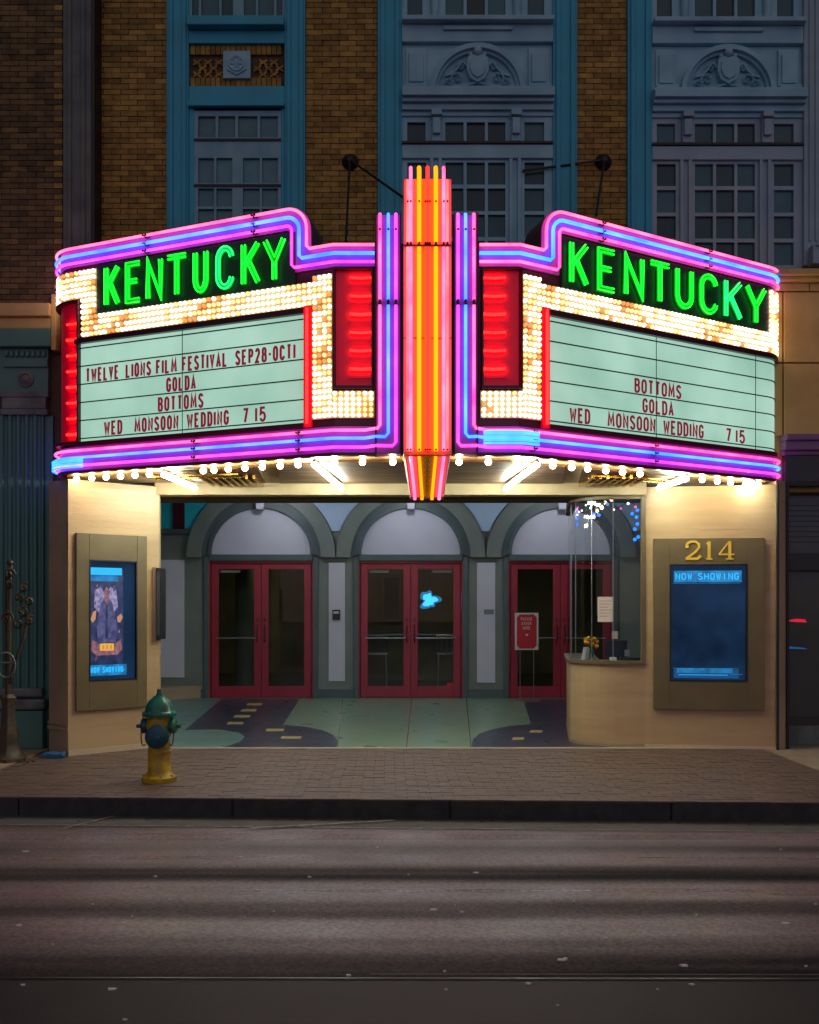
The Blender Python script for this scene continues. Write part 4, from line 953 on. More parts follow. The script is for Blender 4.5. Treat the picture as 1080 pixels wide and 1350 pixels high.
for k in range(26):
    a = rs.uniform(.07, .66); z = rs.uniform(1.05, 1.88); s_ = rs.uniform(.012, .04)
    shp([(a, z), (a + s_, z + s_ * .6), (a + s_ * .7, z - s_), (a - s_ * .2, z - s_ * .7)], rs.choice(['p_lilac', 'p_rose', 'p_robe', 'p_gold']), .0122 + k * .00002)
MB().box(U(.03), U(.80), .0115, .0125, .855, .975, wl).build('caption_glow', 'glow_cyan2', t)
mb = MB(); x = .05
for ch in 'NOW SHOWING':
    if ch != ' ': glyph(mb, ch, U(x), U(x + .055), .885, .955, .012, .0125, .016, wl)
    x += .064 if ch != ' ' else .05
mb.build('caption', 'glow_cyan', t)
t, v0, v1 = caseframe(wr, 862, 1008, .44, 2.40, 883, 985, .77, 2.10, 'olive framed case with a dark blue screen under brass house numbers')
W = v1 - v0; U = lambda k: v1 - W * k
flip = wr(0, 0, 0)[0] > wr(1, 0, 0)[0]
MB().box(U(.06), U(.94), .0065, .008, 1.90, 2.03, wr).build('caption_glow', 'glow_cyan2', t)
mb = MB(); x = .08
for ch in 'NOW SHOWING':
    if ch != ' ': glyph(mb, ch, U(x), U(x + .062), 1.925, 2.005, .013, .0085, .012, wr, flip)
    x += .078 if ch != ' ' else .06
mb.build('caption', 'glow_cyan', t)
MB().box(U(.05), U(.92), .0065, .009, 1.885, 1.89, wr).build('shelf_line', 'glow_cyan2', t)
MB().box(U(.90), U(.06), .0062, .0068, .80, .90, wr).build('glow_pool', 'glow_dim', t)
for k, (z, aa, bb, mt) in enumerate(((.91, .05, .90, 'glow_cyan2'), (.86, .10, .82, 'glow_cyan2'), (.835, .12, .76, 'glow_cyan'), (.845, .80, .95, 'glow_cyan2'))):
    MB().box(U(bb), U(aa), .0065, .0085 + .0005 * k, z, z + (.006 if k != 1 else .05), wr).build('light_strip', mt, t)
# serif house number
def digit(strokes, a, b_):
    mb = MB(); u0, u1 = wr.u(a), wr.u(b_)
    for k, (pl, w) in enumerate(strokes):
        P = [(u0 + (u1 - u0) * x, 2.155 + .205 * y) for x, y in pl]
        mb.strip(offset(P, w / 2), offset(P, -w / 2), .05, .062 + .0007 * k, wr)
    mb.build('numeral', 'gold', t)
digit([([(.08, .74), (.14, .9), (.35, 1), (.65, 1), (.86, .86), (.86, .66), (.6, .4), (.2, .14), (.05, .05)], .026), ([(.03, .05), (.75, .05), (.98, .22)], .03), ([(.02, .70), (.22, .74)], .035)], 903, 924)
digit([([(.5, 1), (.5, .0)], .032), ([(.2, .86), (.5, .96)], .018), ([(.12, .03), (.88, .03)], .018)], 929, 940)
digit([([(.70, 1), (.70, 0)], .032), ([(.66, .97), (.04, .30)], .015), ([(.02, .28), (1, .28)], .02), ([(.48, .03), (.94, .03)], .018)], 947, 968)
# side display seen edge on
t = thing('poster_case', 'shallow steel display case seen edge on at the inner corner', 'poster case', (-2.66, 10.8, 1.6))
X0, Z1 = XZ(203, 748, 10.72); X1, Z0 = XZ(215, 845, 10.72)
MB().box(X0, X0 + .045, 10.66, 10.76, Z0, Z1).build('side', 'cream2', t, bevel=.006)
MB().box(X0 + .045, X1, 10.62, 10.86, Z0 + .02, Z1 - .01).build('box', 'black', t, bevel=.008); MB().box(X0 + .055, X1 - .01, 10.615, 10.62, Z0 + .06, Z1 - .05).build('glass', 'shopdark', t)

# ================================================================== HYDRANT
HX, HY = -2.14, 8.62
hy = thing('fire_hydrant', 'yellow fire hydrant with green bonnet on the brick pavement', 'hydrant', (HX, HY, 0))
o = (HX, HY, 0)
MB().lathe([(.155, 0), (.16, .012), (.16, .045), (.145, .055), (.118, .07), (.105, .10), (.102, .26), (.108, .265), (.108, .285), (.102, .29), (.100, .40), (.112, .45), (.118, .52), (.112, .58), (.125, .595), (.125, .61)], o, n=28).build('barrel', 'hyd_yellow', hy, smooth=True)
MB().lathe([(.150, .605), (.158, .612), (.158, .635), (.142, .645), (.132, .66), (.125, .70), (.098, .745), (.06, .775), (.055, .79), (.03, .795)], o, n=28).build('bonnet', 'hyd_green', hy, smooth=True)
MB().lathe([(.032, .79), (.03, .81), (.022, .815), (.020, .85), (.012, .855)], o, n=5).build('operating_nut', 'hyd_green', hy)
for i in range(8):
    a = R(45 * i + 20); MB().lathe([(.013, 0), (.013, .05), (.008, .055)], (HX + .142 * math.cos(a), HY + .142 * math.sin(a), .595), n=6).build('bolt', 'hyd_green', hy)
for i in range(8):
    a = R(45 * i + 20); MB().lathe([(.013, 0), (.013, .02)], (HX + .14 * math.cos(a), HY + .14 * math.sin(a), .05), n=6).build('bolt', 'hyd_yellow', hy)
MB().lathe([(.075, 0), (.078, .13)], (HX, HY, .43), (.12, -1, 0), 18).build('pump_outlet', 'hyd_yellow', hy, smooth=True)
MB().lathe([(.10, .0), (.108, .01), (.108, .05), (.09, .065), (.05, .075), (.028, .078), (.026, .115), (.01, .118)], (HX + .014, HY - .12, .43), (.12, -1, 0), 20).build('pump_cap', 'hyd_blue', hy, smooth=True)
for s_ in (-1, 1):
    MB().lathe([(.055, 0), (.055, .13)], (HX, HY, .515), (s_, -.15, 0), 16).build('hose_outlet', 'hyd_yellow', hy, smooth=True)
    MB().lathe([(.066, 0), (.072, .01), (.072, .04), (.05, .055), (.02, .058), (.018, .095), (.01, .097)], (HX + s_ * .11, HY - .015, .515), (s_, -.15, 0), 16).build('hose_cap', 'hyd_green' if s_ > 0 else 'hyd_blue', hy, smooth=True)
    MB().tube([(HX + s_ * (.15 + .012 * math.sin(t_ / 10 * math.pi) - .04 * t_ / 10), HY - .06 - .02 * math.sin(t_ / 10 * math.pi), .50 - .16 * math.sin(t_ / 10 * math.pi * .62)) for t_ in range(11)], .006, 5).build('chain', 'rust', hy)

# ================================================================== ORNATE IRON POST
PX, PY = -4.02, 9.8
pt = thing('ornate_iron_post', 'dark ornate cast iron post with scrollwork before the green column', 'post', (PX, PY, 0))
MB().lathe([(.20, 0), (.20, .03), (.15, .06), (.13, .12), (.10, .2), (.12, .26), (.085, .34), (.07, .6), (.085, .66), (.06, .70)], (PX, PY, 0), n=12, flute=.12).build('base', 'iron', pt, smooth=True)
MB().tube([(PX, PY, .7), (PX, PY, 2.0)], .035, 10).build('shaft', 'iron', pt, smooth=True)
zq = lambda py: 1.6 + (802 - py) * PY / F_; xq = lambda px: (px - 515) * PY / F_
mb = MB(); mb.tube([(xq(14) + .095 * math.cos(a * math.pi / 10), PY - .12, zq(876) + .13 * math.sin(a * math.pi / 10)) for a in range(20)], .012, 6, closed=True); mb.tube([(xq(4), PY - .12, zq(873)), (xq(24), PY - .12, zq(873))], .012, 6); mb.build('ring', 'oldstone', pt)
mb = MB()
for (cx, cy, r, t0) in ((16, 757, .05, 0), (16, 770, .045, 2), (35, 775, .05, 1), (42, 792, .045, 2.4), (33, 805, .055, 4), (42, 818, .045, 1), (27, 822, .05, 3), (12, 815, .06, 0), (28, 788, .04, 5)):
    mb.tube([(xq(cx) + r * (1 - k / 22) * math.cos(t0 + k * .5), PY - .04 - .004 * k, zq(cy) + r * 1.1 * (1 - k / 22) * math.sin(t0 + k * .5)) for k in range(16)], .015, 6)
mb.tube([(PX, PY, .75), (xq(20), PY - .05, zq(880)), (xq(34), PY - .05, zq(840)), (xq(40), PY - .05, zq(810))], .018, 6); mb.tube([(PX, PY, 1.5), (xq(14), PY - .03, zq(790)), (xq(16), PY - .03, zq(745))], .018, 6)
mb.ball((xq(15), PY - .03, zq(742)), .035, 10, 6); mb.build('scrollwork', 'iron', pt, smooth=True)
mb = MB(); rs = random.Random(3)
for k in range(40): mb.ball((PX + rs.gauss(.02, .14), PY + rs.gauss(-.1, .08), .012), rs.uniform(.01, .025), 5, 3, .5)
mb.build('dry_leaves', 'rust', kind='stuff', label='dry leaves gathered round the foot of the iron post')
mb = MB(); X = (72 - 515) * 10.05 / F_
mb.prism([(X - .13, 0), (X - .11, .045), (X - .03, .06), (X + .05, .045), (X + .11, .055), (X + .13, .02), (X + .12, 0)], 0, .16, lambda u, d, z: (u + d * .1, 10.07 - d, z + .002))
mb.build('blue_cloth', 'bluecloth', bevel=.015, label='crumpled blue cloth lying at the foot of the left pier', category='cloth')

# ================================================================== MARQUEE
mq = thing('theatre_marquee', 'V shaped neon marquee with green name signs and letter boards over the entrance', 'marquee', (.34, 9.8, 3.0))
KL, KR, CY = -.53, 1.208, 8.83
aL = math.atan2(.377, .926); aR = math.atan2(.4886, .8725)
def wing(k, sgn, ang, L, r):
    pts = [(.338, CY), (k, CY)]; d = Vector((sgn * math.cos(ang), math.sin(ang))); e = Vector((k, CY)) + d * L; pts.append(tuple(e))
    h = ang; n = 10; p = e.copy()
    for i in range(n):
        h2 = ang + (R(90) - ang) * (i + .5) / n; p = p + Vector((sgn * math.cos(h2), math.sin(h2))) * r * (R(90) - ang) / n; pts.append(tuple(p))
    pts.append((p.x, 11.0)); return pts
PLf = wing(KL, -1, aL, 3.10, .34); PRt = wing(KR, 1, aR, 3.47, .34)
PL = Path(PLf, 1, -(.338 - KL)); PR = Path(PRt, -1, -(KR - .338))
if PL(.5, .2, 0)[1] > PL(.5, 0, 0)[1]: PL = Path(PLf, -1, -(.338 - KL))
if PR(.5, .2, 0)[1] > PR(.5, 0, 0)[1]: PR = Path(PRt, 1, -(KR - .338))
ZB, ZLOW, ZHI = 3.05, 5.06, 5.47
def seg(path, a, b_): return max(1, int(abs(b_ - a) / .06))
def arcpts(path, u0, u1):           # sample u densely only on the bend
    us = [u0, u1] + [c for c in path.c if min(u0, u1) < c < max(u0, u1)]
    return sorted(set(us), reverse=u0 > u1)
def pbox(mb, path, u0, u1, d0, d1, z0, z1):
    us = arcpts(path, min(u0, u1), max(u0, u1))
    L1 = [(u, z1) for u in us]; L2 = [(u, z0) for u in us]; mb.strip(L1, L2, d0, d1, path)
def ptube(mb, path, pts, d, r=.0125):
    out = []
    for (u0, z0), (u1, z1) in zip(pts, pts[1:]):
        us = arcpts(path, u0, u1) if abs(u1 - u0) > 1e-6 else [u0]
        for u in us:
            t = (u - u0) / (u1 - u0) if abs(u1 - u0) > 1e-6 else 0; q_ = path(u, d, z0 + (z1 - z0) * t)
            if not out or (Vector(out[-1]) - Vector(q_)).length > 1e-4: out.append(q_)
    q_ = path(pts[-1][0], d, pts[-1][1])
    if (Vector(out[-1]) - Vector(q_)).length > 1e-4: out.append(q_)
    mb.tube(out, r, 8); return mb
RT = .0142
for side, path in (('L', PL), ('R', PR)):
    E = path.c[-2] + (.05)                # past the bend
    END = path.c[-1]
    L_ = side == 'L'
    pa = 409 if L_ else 716
    ua = path.u(pa, .05, 0, 3)
    # fascia wall with raised rounded pediment
    prof = [(path.c[0], ZLOW), (ua, ZLOW)] + [(ua + .25 - .25 * math.cos(R(a)), ZHI - .25 + .25 * math.sin(R(a))) for a in range(0, 91, 9)]
    us = sorted(set([p[0] for p in prof] + [c for c in path.c if c > ua + .25] + [0.]))
    def topz(u, after=False):
        if u < ua - 1e-6: return ZLOW
        if u < ua + .25: return ZHI - .25 + math.sqrt(max(0, .0625 - (ua + .25 - u) ** 2))
        return ZHI
    lowc = [u for u in us if u <= ua + 1e-9]; hic = [u for u in us if u >= ua - 1e-9]
    mb = MB(); mb.strip([(u, ZLOW) for u in lowc], [(u, ZB) for u in lowc], -.38, 0, path)
    mb.strip([(u, topz(u)) for u in hic], [(u, ZB) for u in hic], -.38, 0, path); mb.build('fascia', 'maroon', mq)
    # lit bands
    uE = path.u(81 if L_ else 1019, .05); uE2 = path.c[-2] + .25
    mb = MB(); hi2 = [u for u in hic]
    a1 = [(u, topz(u) - .004) for u in hi2]
    k_ = .22
    def inner(u): 
        if u < ua + k_: return None
        if u < ua + .25: return ZHI - .25 + math.sqrt(max(0, (.25 - k_) ** 2 - (ua + .25 - u) ** 2)) - .0
        return ZHI - k_
    uu = [ua + k_] + [u for u in hic if u > ua + k_ + 1e-6]
    mb.strip([(u, topz(u) - .006) for u in uu], [(u, inner(u)) for u in uu], .0, .02, path)
    vv = [u for u in hic if u < ua + k_] + [ua + k_]
    mb.strip([(u, topz(u) - .006) for u in vv], [(u, ZLOW - .006 - .22 + .001) for u in vv], .0, .02, path)
    pbox(mb, path, (path.u(494 if L_ else 632, .03, path.c[0], 1)), ua, .0, .02, ZLOW - .226, ZLOW - .006)
    mb.build('neon_band', 'purple_panel', mq)
    fin = path.u(494 if L_ else 632, .05, path.c[0], 1)
    for k, (ins, mt) in enumerate(((.035, 'n_pink2' if L_ else 'n_pink2'), (.115, 'n_blue' if L_ else 'n_cyan'), (.195, 'n_violet' if L_ else 'n_pink'))):
        z_lo = ZLOW - ins
        arcp = [(ua + .25 - (.25 - ins) * math.cos(R(a)), ZHI - .25 + (.25 - ins) * math.sin(R(a))) for a in range(0, 91, 10)]
        full = [(fin, z_lo), (ua + ins - .03, z_lo)] + [(ua + ins, z_lo + .03)] + arcp + [(path.c[-2] + .3, ZHI - ins)]
        # break into individual tubes at the joints
        j1 = path.u(335 if L_ else 795, .05, 0, 3.3); j2 = path.u(192 if L_ else 935, .05, 0, 3.6)
        segs = [[p_ for p_ in full if p_[0] < j1] + [(j1 - .012, ZHI - ins)], [(j1 + .012, ZHI - ins), (j2 - .012, ZHI - ins)], [(j2 + .012, ZHI - ins), full[-1]]]
        for sgi, sg in enumerate(segs): ptube(MB(), path, sg, .062, RT * (1.25 if k == 1 else 1)).build('neon_tube', mt, mq, smooth=True)
        for j in (j1, j2):
            c = MB()
            for s_ in (-1, 1): c.tube([path(j + s_ * .018, .02, ZHI - ins), path(j + s_ * .018, .078, ZHI - ins)], .012, 6)
            c.build('tube_holder', 'black', mq, kind='stuff')
    # bottom band
    mb = MB(); pbox(mb, path, path.u(495 if L_ else 630, .03, path.c[0], 1), uE2, 0, .03, ZB, ZB + .27); mb.build('neon_band', 'purple_panel', mq)
    mb = MB(); pbox(mb, path, path.u(495 if L_ else 630, .03, path.c[0], 1), uE2, 0, .05, ZB - .012, ZB + .02); mb.build('edge_trim', 'maroon', mq)
    fc = {'L': (501, 512, 522), 'R': (625, 614, 604)}[side]
    for k, (z, mt) in enumerate(((ZB + .225, 'n_pink' ), (ZB + .15, 'n_blue' if L_ else 'n_cyan'), (ZB + .065, 'n_violet'))):
        X = (fc[k] - 515) * 8.66 / F_; Ztop = 5.27
        out = [(X, 8.66, Ztop), (X, 8.66, z + .03), (X + (-.03 if L_ else .03), 8.68, z)]
        t = MB(); t.tube([(X, 8.66, 4.47), (X, 8.66, Ztop), (X, 8.70, Ztop + .012)], RT, 8); t.build('neon_tube', mt if L_ or k != 1 else 'n_blue', mq, smooth=True)
        out[0] = (X, 8.66, 4.42); 
        us0 = path.u(495 if L_ else 630, .075, path.c[0], 1)
        j1 = path.u(350 if L_ else 708, .05, 0, 3.3); j2 = path.u(257 if L_ else 863, .05, 0, 3.3)
        t = MB(); q0 = path(us0, .075, z); q1 = path(0, .075, z)
        t.tube(out + [q0, q1] + [path(j2 - .012, .075, z)] if False else out + [path(path.u(496 if L_ else 629, .165, path.c[0], 1), .165, z), path(us0 + .10, .075, z), q1, path(.35 if L_ else .15, .075, z)], RT, 8); t.build('neon_tube', mt, mq, smooth=True)
        ptube(MB(), path, [(.375 if L_ else .175, z), (j2 - .012, z)], .075, RT).build('neon_tube', mt, mq, smooth=True)
        ptube(MB(), path, [(j2 + .012, z), (path.c[-2] + .2, z)], .075, RT).build('neon_tube', mt, mq, smooth=True)
        for j in (.3625 if L_ else .1625, j2):
            c = MB()
            for s_ in (-1, 1): c.tube([path(j + s_ * .018, .03, z), path(j + s_ * .018, .09, z)], .012, 6)
            c.build('tube_holder', 'black', mq, kind='stuff')
        c = MB()
        for zz in (4.43, 4.46, 5.12): c.tube([(X, 8.70, zz), (X, 8.64, zz)], .012, 6)
        c.build('tube_holder', 'black', mq, kind='stuff')
    # extra bright blue tubes
    if L_: ra, rb_ = path.u(113, .05), path.c[-2] + .15; zz = [ZB + .05, ZB + .08, ZB + .11, ZB + .135]
    else: ra, rb_ = path.u(636, .05, path.c[0], 1), path.u(708, .05, 0, 1); zz = [ZB + .10, ZB + .13, ZB + .16, ZB + .19, ZB + .21]
    for z in zz: ptube(MB(), path, [(ra, z), (rb_, z)], .10, .012).build('neon_tube', 'n_cyan', mq, smooth=True)
    # name sign
    a, b_ = (128, 389) if L_ else (741, 1013)
    u0, u1 = sorted((path.u(a, .03), path.u(b_, .03))); 
    mb = MB(); pbox(mb, path, u0, u1, 0, .028, 4.72, 5.225); sign = mb.build('name_sign', 'signblack', mq)
    sp = {'L': [('K', 137.6, 159), ('E', 165.5, 187.5), ('N', 192.5, 215.5), ('T', 218.5, 248.7), ('U', 254.7, 275.4), ('C', 284.5, 309.5), ('K', 318, 344), ('Y', 346.5, 378)],
          'R': [('K', 750, 776), ('E', 787, 812), ('N', 822, 849), ('T', 855, 884), ('U', 890, 914), ('C', 922, 946), ('K', 954, 978), ('Y', 982, 1010)]}[side]
    for ci, (ch, p0_, p1_) in enumerate(sp):
        ua_, ub_ = sorted((path.u(p0_, .05), path.u(p1_, .05))); mb = MB(); w = .060
        glyph(mb, ch, ua_, ub_, 4.755, 5.195, w, .028, .045, path, L_)
        lt_ = mb.build('letter', 'green_paint', sign)
        lo, hi = ua_ + w / 2, ub_ - w / 2; tb_ = MB()
        for st in G[ch]:
            pl = [((lo + (hi - lo) * x) if not L_ else (hi - (hi - lo) * x), 4.755 + w / 2 + (.44 - w) * y) for x, y in st]
            for o_ in (-.0185, .0185):
                op = offset(pl, o_); tb_.tube([path(u, .062, z) for u, z in op], .0088, 6)
        tb_.build('letter_tube', 'n_greenblue' if (L_ and ch == 'C') or (not L_ and ci == 6) else 'n_green', sign, smooth=True)
    # letter board
    a, b_ = (100, 400) if L_ else (725, None)
    ub0 = path.u(400 if L_ else 725, .03); ub1 = path.u(100, .03) if L_ else path.c[-2] + .3
    z0, z1 = 3.375, 4.415
    mb = MB(); pbox(mb, path, ub0, ub1, 0, .022, z0, z1); bd = mb.build('letter_board', 'board', mq)
    for k in range(6):
        z = 4.372 - .1925 * k; mb = MB(); pbox(mb, path, ub0, ub1, .022, .031, z - .006, z + .005); mb.build('letter_rail', 'black', bd)
    for px in ((240,) if L_ else (866, 997)):
        u = path.u(px, .03); mb = MB(); mb.box(u - .0035, u + .0035, .022, .026, z0, z1, path); mb.build('panel_joint', 'black', bd)
    rowz = lambda k: 4.372 - .1925 * k + .010
    T = {'L': {2: [('TWELVE', 113.5, 157), ('LIONS', 166, 199.5), ('FILM', 206, 233.5), ('FESTIVAL', 240, 300), ('SEP28-OCT1', 310.5, 390)], 3: [('GOLDA', 219.5, 258.5)], 4: [('BOTTOMS', 208.5, 268.5)],
               5: [('WED', 137.5, 161.5), ('MONSOON', 177.5, 235.5), ('WEDDING', 246.5, 302), ('7', 320, 327.5), ('15', 336, 351)]},
         'R': {3: [('BOTTOMS', 836.5, 898)], 4: [('GOLDA', 847, 888)], 5: [('WED', 751, 778), ('MONSOON', 801, 864), ('WEDDING', 874.5, 927.5), ('7', 957, 963.5), ('15', 969.5, 982)]}}[side]
    for r_, ws in T.items(): words(ws, path, rowz(r_), rowz(r_) + .150, .0235, 'board_letter', bd, L_, .031, .036)
    # red frame strips round the board
    sA, sB = sorted((path.u(401 if L_ else 724, .03), path.u(411.5 if L_ else 714.5, .03)))
    mb = MB(); pbox(mb, path, sA, sB, 0, .05, 3.33, 4.49); mb.build('red_strip', 'redbox', mq)
    ptube(MB(), path, [((sA + sB) / 2, 3.36), ((sA + sB) / 2, 4.46)], .066, .014).build('neon_tube', 'n_red', mq, smooth=True)
    mb = MB(); pbox(mb, path, sB, ub1, 0, .06, 4.418, 4.475); mb.build('board_frame', 'maroon', mq)
    mb = MB(); pbox(mb, path, sB, ub1, 0, .055, 3.322, 3.372); mb.build('board_frame', 'maroon', mq)
    # bulb panels
    uD0, uD1 = sorted((path.u(412 if L_ else 713.5, .03), path.u(438 if L_ else 689, .03)))
    rects = [(uD0, uD1, 3.40, 4.77), (uD1 + 0, path.u(493.5 if L_ else 633, .03, path.c[0], 1), 3.40, 3.655)] if False else [(uD0, uD1, 3.40, 4.77)]
    e0, e1 = sorted((path.u(438.2 if L_ else 688.8, .03), path.u(493.5 if L_ else 633.5, .03, path.c[0], 1)))
    rects.append((e0, e1, 3.40, 3.655))
    uC1 = path.u(108, .03) if L_ else path.c[-2] + .3
    rects.append((uD1 + .001, uC1, 4.478, 4.715))
    if L_: rects += [(path.u(127.5, .03), path.c[-2] + .3, 4.90, 5.20), (path.u(127.5, .03), path.u(107.5, .03), 4.716, 4.899)]
    else: rects += [(path.u(1013.5, .03), path.c[-2] + .3, 4.716, 5.20)]
    rr = random.Random(3 if L_ else 4); pan = MB(); bw = MB(); ba = MB(); bo = MB()
    for (q0, q1, z0, z1) in rects:
        pbox(pan, path, q0, q1, 0, .03, z0, z1)
        nu = max(1, int(round((q1 - q0) / .056))); nv = max(1, int(round((z1 - z0) / .056)))
        for i in range(nu):
            for j in range(nv):
                u = q0 + (i + .5) * (q1 - q0) / nu; z = z0 + (j + .5) * (z1 - z0) / nv
                h = math.sin(u * 9 + 2 * math.sin(z * 7)) * math.cos(z * 11 + u * 4) + rr.uniform(-.9, .9)
                t = bo if h > 1.05 else (ba if h > .35 else bw)
                c = Vector(path(u, .03, z)); nn_ = (Vector(path(u, .13, z)) - c).normalized()
                t.lathe([(.012, 0), (.021, .010), (.019, .028), (.006, .037)], c, nn_, 6)
    pan.build('bulb_panel', 'bulbback', mq)
    bw.build('bulb_field', 'bulb_white', mq, kind='stuff', label='rows of white marquee bulbs'); ba.build('bulb_field', 'bulb_warm', mq, kind='stuff', label='warm yellow marquee bulbs'); bo.build('bulb_field', 'bulb_orange', mq, kind='stuff', label='dim orange marquee bulbs')
    # red lamp boxes
    def redbox(p0_, p1_, z0, z1, n, lp0, lp1, za, zb):
        w0, w1 = sorted((path.u(p0_, .03, path.c[0]), path.u(p1_, .03, path.c[0]))) if p0_ > 150 else sorted((path.u(p1_, .03), path.c[-2] + .3))
        mb = MB(); pbox(mb, path, w0, w1, 0, .012, z0, z1); bx = mb.build('lamp_box', 'redbox', mq)
        mb = MB(); pbox(mb, path, w0, w1, .0121, .07, z0 - .02, z0 + .008); pbox(mb, path, w0, w1, .0121, .07, z1 - .008, z1 + .01); pbox(mb, path, w0, w0 + .018, .0121, .07, z0 + .009, z1 - .009); pbox(mb, path, w1 - .018, w1, .0121, .07, z0 + .009, z1 - .009); mb.build('box_rim', 'maroon', bx)
        v0_, v1_ = sorted((path.u(lp0, .05, path.c[0]), path.u(lp1, .05, path.c[0])))
        for k in range(n):
            z = za + (zb - za) * k / (n - 1)
            t = MB(); ptube(t, path, [(v0_, z), ((v0_ + v1_) / 2, z - .006), (v1_, z)], .045, .013 if k % 3 else .016); t.build('red_lamp', 'n_red', bx, smooth=True)
            mb = MB(); pbox(mb, path, v0_ - .01, v1_ + .01, .012, .026, z - .085, z - .055); mb.build('lamp_louvre', 'redbox', bx)
    if L_:
        redbox(440, 493, 3.69, 4.80, 6, 461, 489, 3.86, 4.72); redbox(80, 106, 3.37, 4.87, 8, 88, 102, 3.46, 4.64)
    else: redbox(634, 687.5, 3.69, 4.80, 6, 637, 667, 3.86, 4.72)

# fins and tower
for x0, x1 in ((-.132, .088), (.600, .803)):
    f = MB(); f.box(x0, x1, 8.685, 8.83, 3.04, 5.27); f.build('fin', 'purple_panel', mq, bevel=.004)
    f = MB(); f.box(x0 - .012, x0 - .001, 8.66, 8.83, 3.03, 5.285); f.box(x1 + .001, x1 + .012, 8.66, 8.83, 3.03, 5.285); f.build('fin_edge', 'maroon', mq)
TX0, TX1, TY = .118, .562, 8.56
tw = MB(); tw.box(TX0, TX1, TY, 8.95, 3.01, 5.55); tower = tw.build('tower', 'tower_face', mq, bevel=.01)
for a, b_ in ((TX0 + .005, TX0 + .10), (TX1 - .10, TX1 - .005)): MB().box(a, b_, TY - .006, TY - .0005, 3.02, 5.54).build('tower_panel', 'tower_pink', tower)
MB().box(TX0, TX1, TY - .008, TY - .002, 4.08, 4.086).build('tower_seam', 'maroon', tower)
MB().box(TX0 - .004, TX1 + .004, TY - .010, TY - .002, 4.93, 4.94).build('tower_seam', 'maroon', tower)
tubes = [(.157, 'n_coral'), (.185, 'n_pink2'), (.262, 'n_yellow'), (.320, 'n_orange'), (.340, 'n_red'), (.360, 'n_orange'), (.415, 'n_yellow'), (.487, 'n_pink2'), (.520, 'n_coral')]
for X, mt in tubes:
    big = mt in ('n_pink2', 'n_yellow', 'n_red'); bR = .019 if mt == 'n_yellow' else .015
    t = MB(); y = TY - .035
    t.tube([(X, y, 3.04), (X, y, 4.905)], bR if big else .012, 8); t.build('neon_tube', mt, tower, smooth=True)
    t = MB(); t.tube([(X, y, 4.955), (X, y, 5.60 if big else 5.50), (X, y + .03, 5.65 if big else 5.53)], bR if big else .012, 8); t.build('neon_tube', mt, tower, smooth=True)
    c = MB()
    for z in (4.92, 4.94, 5.32, 3.05): c.tube([(X, TY, z), (X, TY - .055, z)], .011, 6)
    c.build('tube_holder', 'black', tower, kind='stuff')
# tapering pendant under the tower
pd = MB(); a0, a1, b0, b1 = .13, .55, .185, .495
pts_t = [(a0, TY), (a1, TY), (a1, TY + .32), (a0, TY + .32)]; pts_b = [(b0, TY + .12), (b1, TY + .12), (b1, TY + .28), (b0, TY + .28)]
v = [(*p_, 3.0) for p_ in pts_t] + [(*p_, 2.635) for p_ in pts_b]
pd.v = v; pd.f = [(0, 1, 2, 3), (7, 6, 5, 4), (0, 4, 5, 1), (1, 5, 6, 2), (2, 6, 7, 3), (3, 7, 4, 0)]; pd.mi = [0] * 6
pend = pd.build('pendant', M['tower_pink'], mq, bevel=.01)
MB().prism([(.245, 2.995), (.43, 2.995), (.40, 2.64), (.275, 2.64)], 0, .012, lambda u, d, z: (u, TY - .004 + (3.0 - z) * .33 - d, z)).build('pendant_panel', mat('yellow_green_enamel', (.45, .42, .04), .4), pend)
for xt, xb, mt in ((.185, .225, 'n_pink2'), (.262, .292, 'n_yellow'), (.415, .385, 'n_yellow'), (.487, .452, 'n_pink2')):
    t = MB(); t.tube([(xt, TY - .035, 2.99), (xb, TY + .085, 2.645), (xb, TY + .10, 2.61)], .014, 8); t.build('neon_tube', mt, pend, smooth=True)
c = MB()
for k in range(7):
    z = 2.96 - k * .045; y = TY - .016 + (3 - z) * .33
    for xx in (.32, .357): c.tube([(xx, y, z), (xx, y - .02, z)], .007, 5)
c.build('stud', 'brass', pend, kind='stuff')

# soffit, roof
outl = [PL(u, -.04, 0)[:2] for u in arcpts(PL, PL.c[0], PL.c[-2] + .3)]; outr = [PR(u, -.04, 0)[:2] for u in arcpts(PR, PR.c[0], PR.c[-2] + .3)]
poly = [(x, y) for x, y in reversed(outl)] + [(x, y) for x, y in outr[1:]] + [(outr[-1][0], 10.74), (outl[-1][0], 10.74)]
MB().slab(poly, 3.045, 3.10).build('soffit', 'soffit_trim', mq)
MB().slab([(x, min(y + .35, 11)) for x, y in poly[:-2]] + [(poly[-2][0] - .3, 10.98), (poly[-1][0] + .3, 10.98)], 4.80, 4.86).build('roof', 'black', mq)
def fr(p, u, d): return p(u, d, 0)[:2]
def spanel(pts): MB().slab(pts, 3.028, 3.0445).build('soffit_panel', 'soffit', mq, bevel=.003)
cL = [fr(PL, .72, -.24), fr(PL, .03, -.24)]; cR = [fr(PR, .03, -.24), fr(PR, .72, -.24)]
spanel([cL[0], cL[1], (.31, 9.07), (.31, 10.66), (-1.26, 10.66)]); spanel([(.35, 9.07), cR[0], cR[1], (1.98, 10.66), (.35, 10.66)])
spanel([fr(PL, .95, -.24), fr(PL, 1.55, -.24), (-2.0, 10.62), (-1.42, 10.62)][::-1]); spanel([fr(PR, .95, -.24), fr(PR, 1.62, -.24), (2.72, 10.62), (2.14, 10.62)])
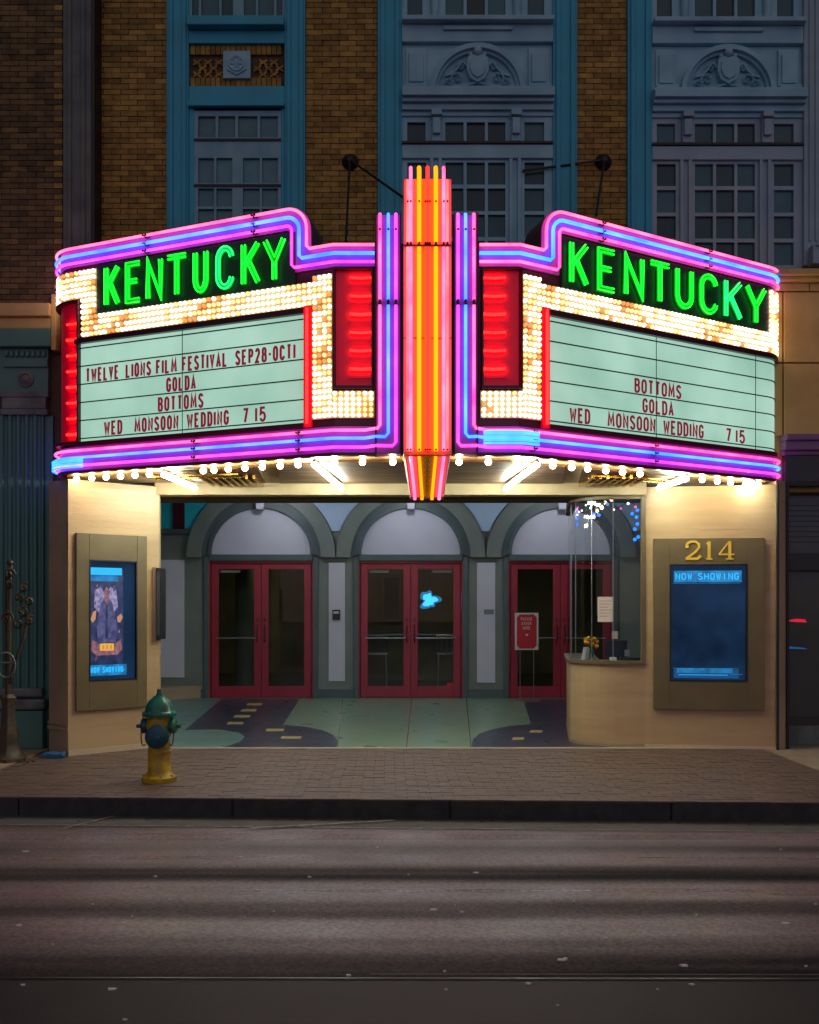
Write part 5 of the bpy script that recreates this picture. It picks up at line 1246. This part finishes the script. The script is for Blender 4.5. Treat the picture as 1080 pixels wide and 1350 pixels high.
spanel([fr(PL, 1.7, -.24), fr(PL, 2.5, -.2), (-2.5, 10.4), (-2.1, 10.62)][::-1]); spanel([fr(PR, 1.75, -.24), fr(PR, 2.7, -.2), (3.7, 10.5), (2.85, 10.6)])
# brass grille bars
for s_, x0, x1 in ((1, -2.02, -1.46), (-1, 2.16, 2.74)):
    for k in range(8):
        x = x0 + (x1 - x0) * k / 7; MB().box(x - .014, x + .014, 9.95, 10.64, 2.985, 3.026).build('grille_bar', 'brass', mq)
for pth, a, b_ in ((PL, 1.05, 2.35), (PR, 1.05, 2.45)):
    t = MB(); t.tube([(*fr(pth, a + .25, -.48), 3.01), (*fr(pth, b_, -.30), 3.01)], .016, 6); t.build('brass_rail', 'brass', mq)
    t = MB(); t.tube([(*fr(pth, a + .25, -.60), 3.0), (*fr(pth, b_, -.42), 3.0)], .012, 6); t.build('brass_rail', 'brass', mq)
# canopy bulbs
for pth, pxs in ((PL, (101, 121, 140, 159, 178, 197, 268, 282, 301, 323, 346, 369.5, 393, 441, 478, 518)), (PR, (605.5, 644, 682, 729, 754, 775, 799, 821, 844, 905, 926, 946, 963.5, 983, 1000))):
    for px in pxs:
        u = pth.u(px, -.07, pth.c[0]); p = pth(u, -.07, 2.998)
        s_ = MB(); s_.lathe([(.03, 0), (.026, .03)], (p[0], p[1], 3.03), (0, 0, 1), 8)
        b = MB().ball(p, .031, 12, 8).build('canopy_bulb', 'bulb_big', mq, smooth=True)
# fluorescent tubes
for p0_, p1_ in (((-.74, 8.98), (-.55, 10.55)), ((1.42, 8.98), (1.30, 10.55)), ((-2.36, 9.66), (-2.20, 10.5)), ((3.17, 9.95), (3.02, 10.5)), ((4.06, 10.36), (3.98, 10.5))):
    d = Vector(p1_) - Vector(p0_); n_ = Vector((-d.y, d.x)).normalized() * .03
    fx_ = MB().tube([(*p0_, 3.022), (*p1_, 2.988)], .016, 8).build('light_fitting', 'white', mq)
    MB().tube([(*p0_, 2.985), (*p1_, 2.95)], .022, 10).build('fluorescent_tube', 'fluor', fx_, smooth=True)
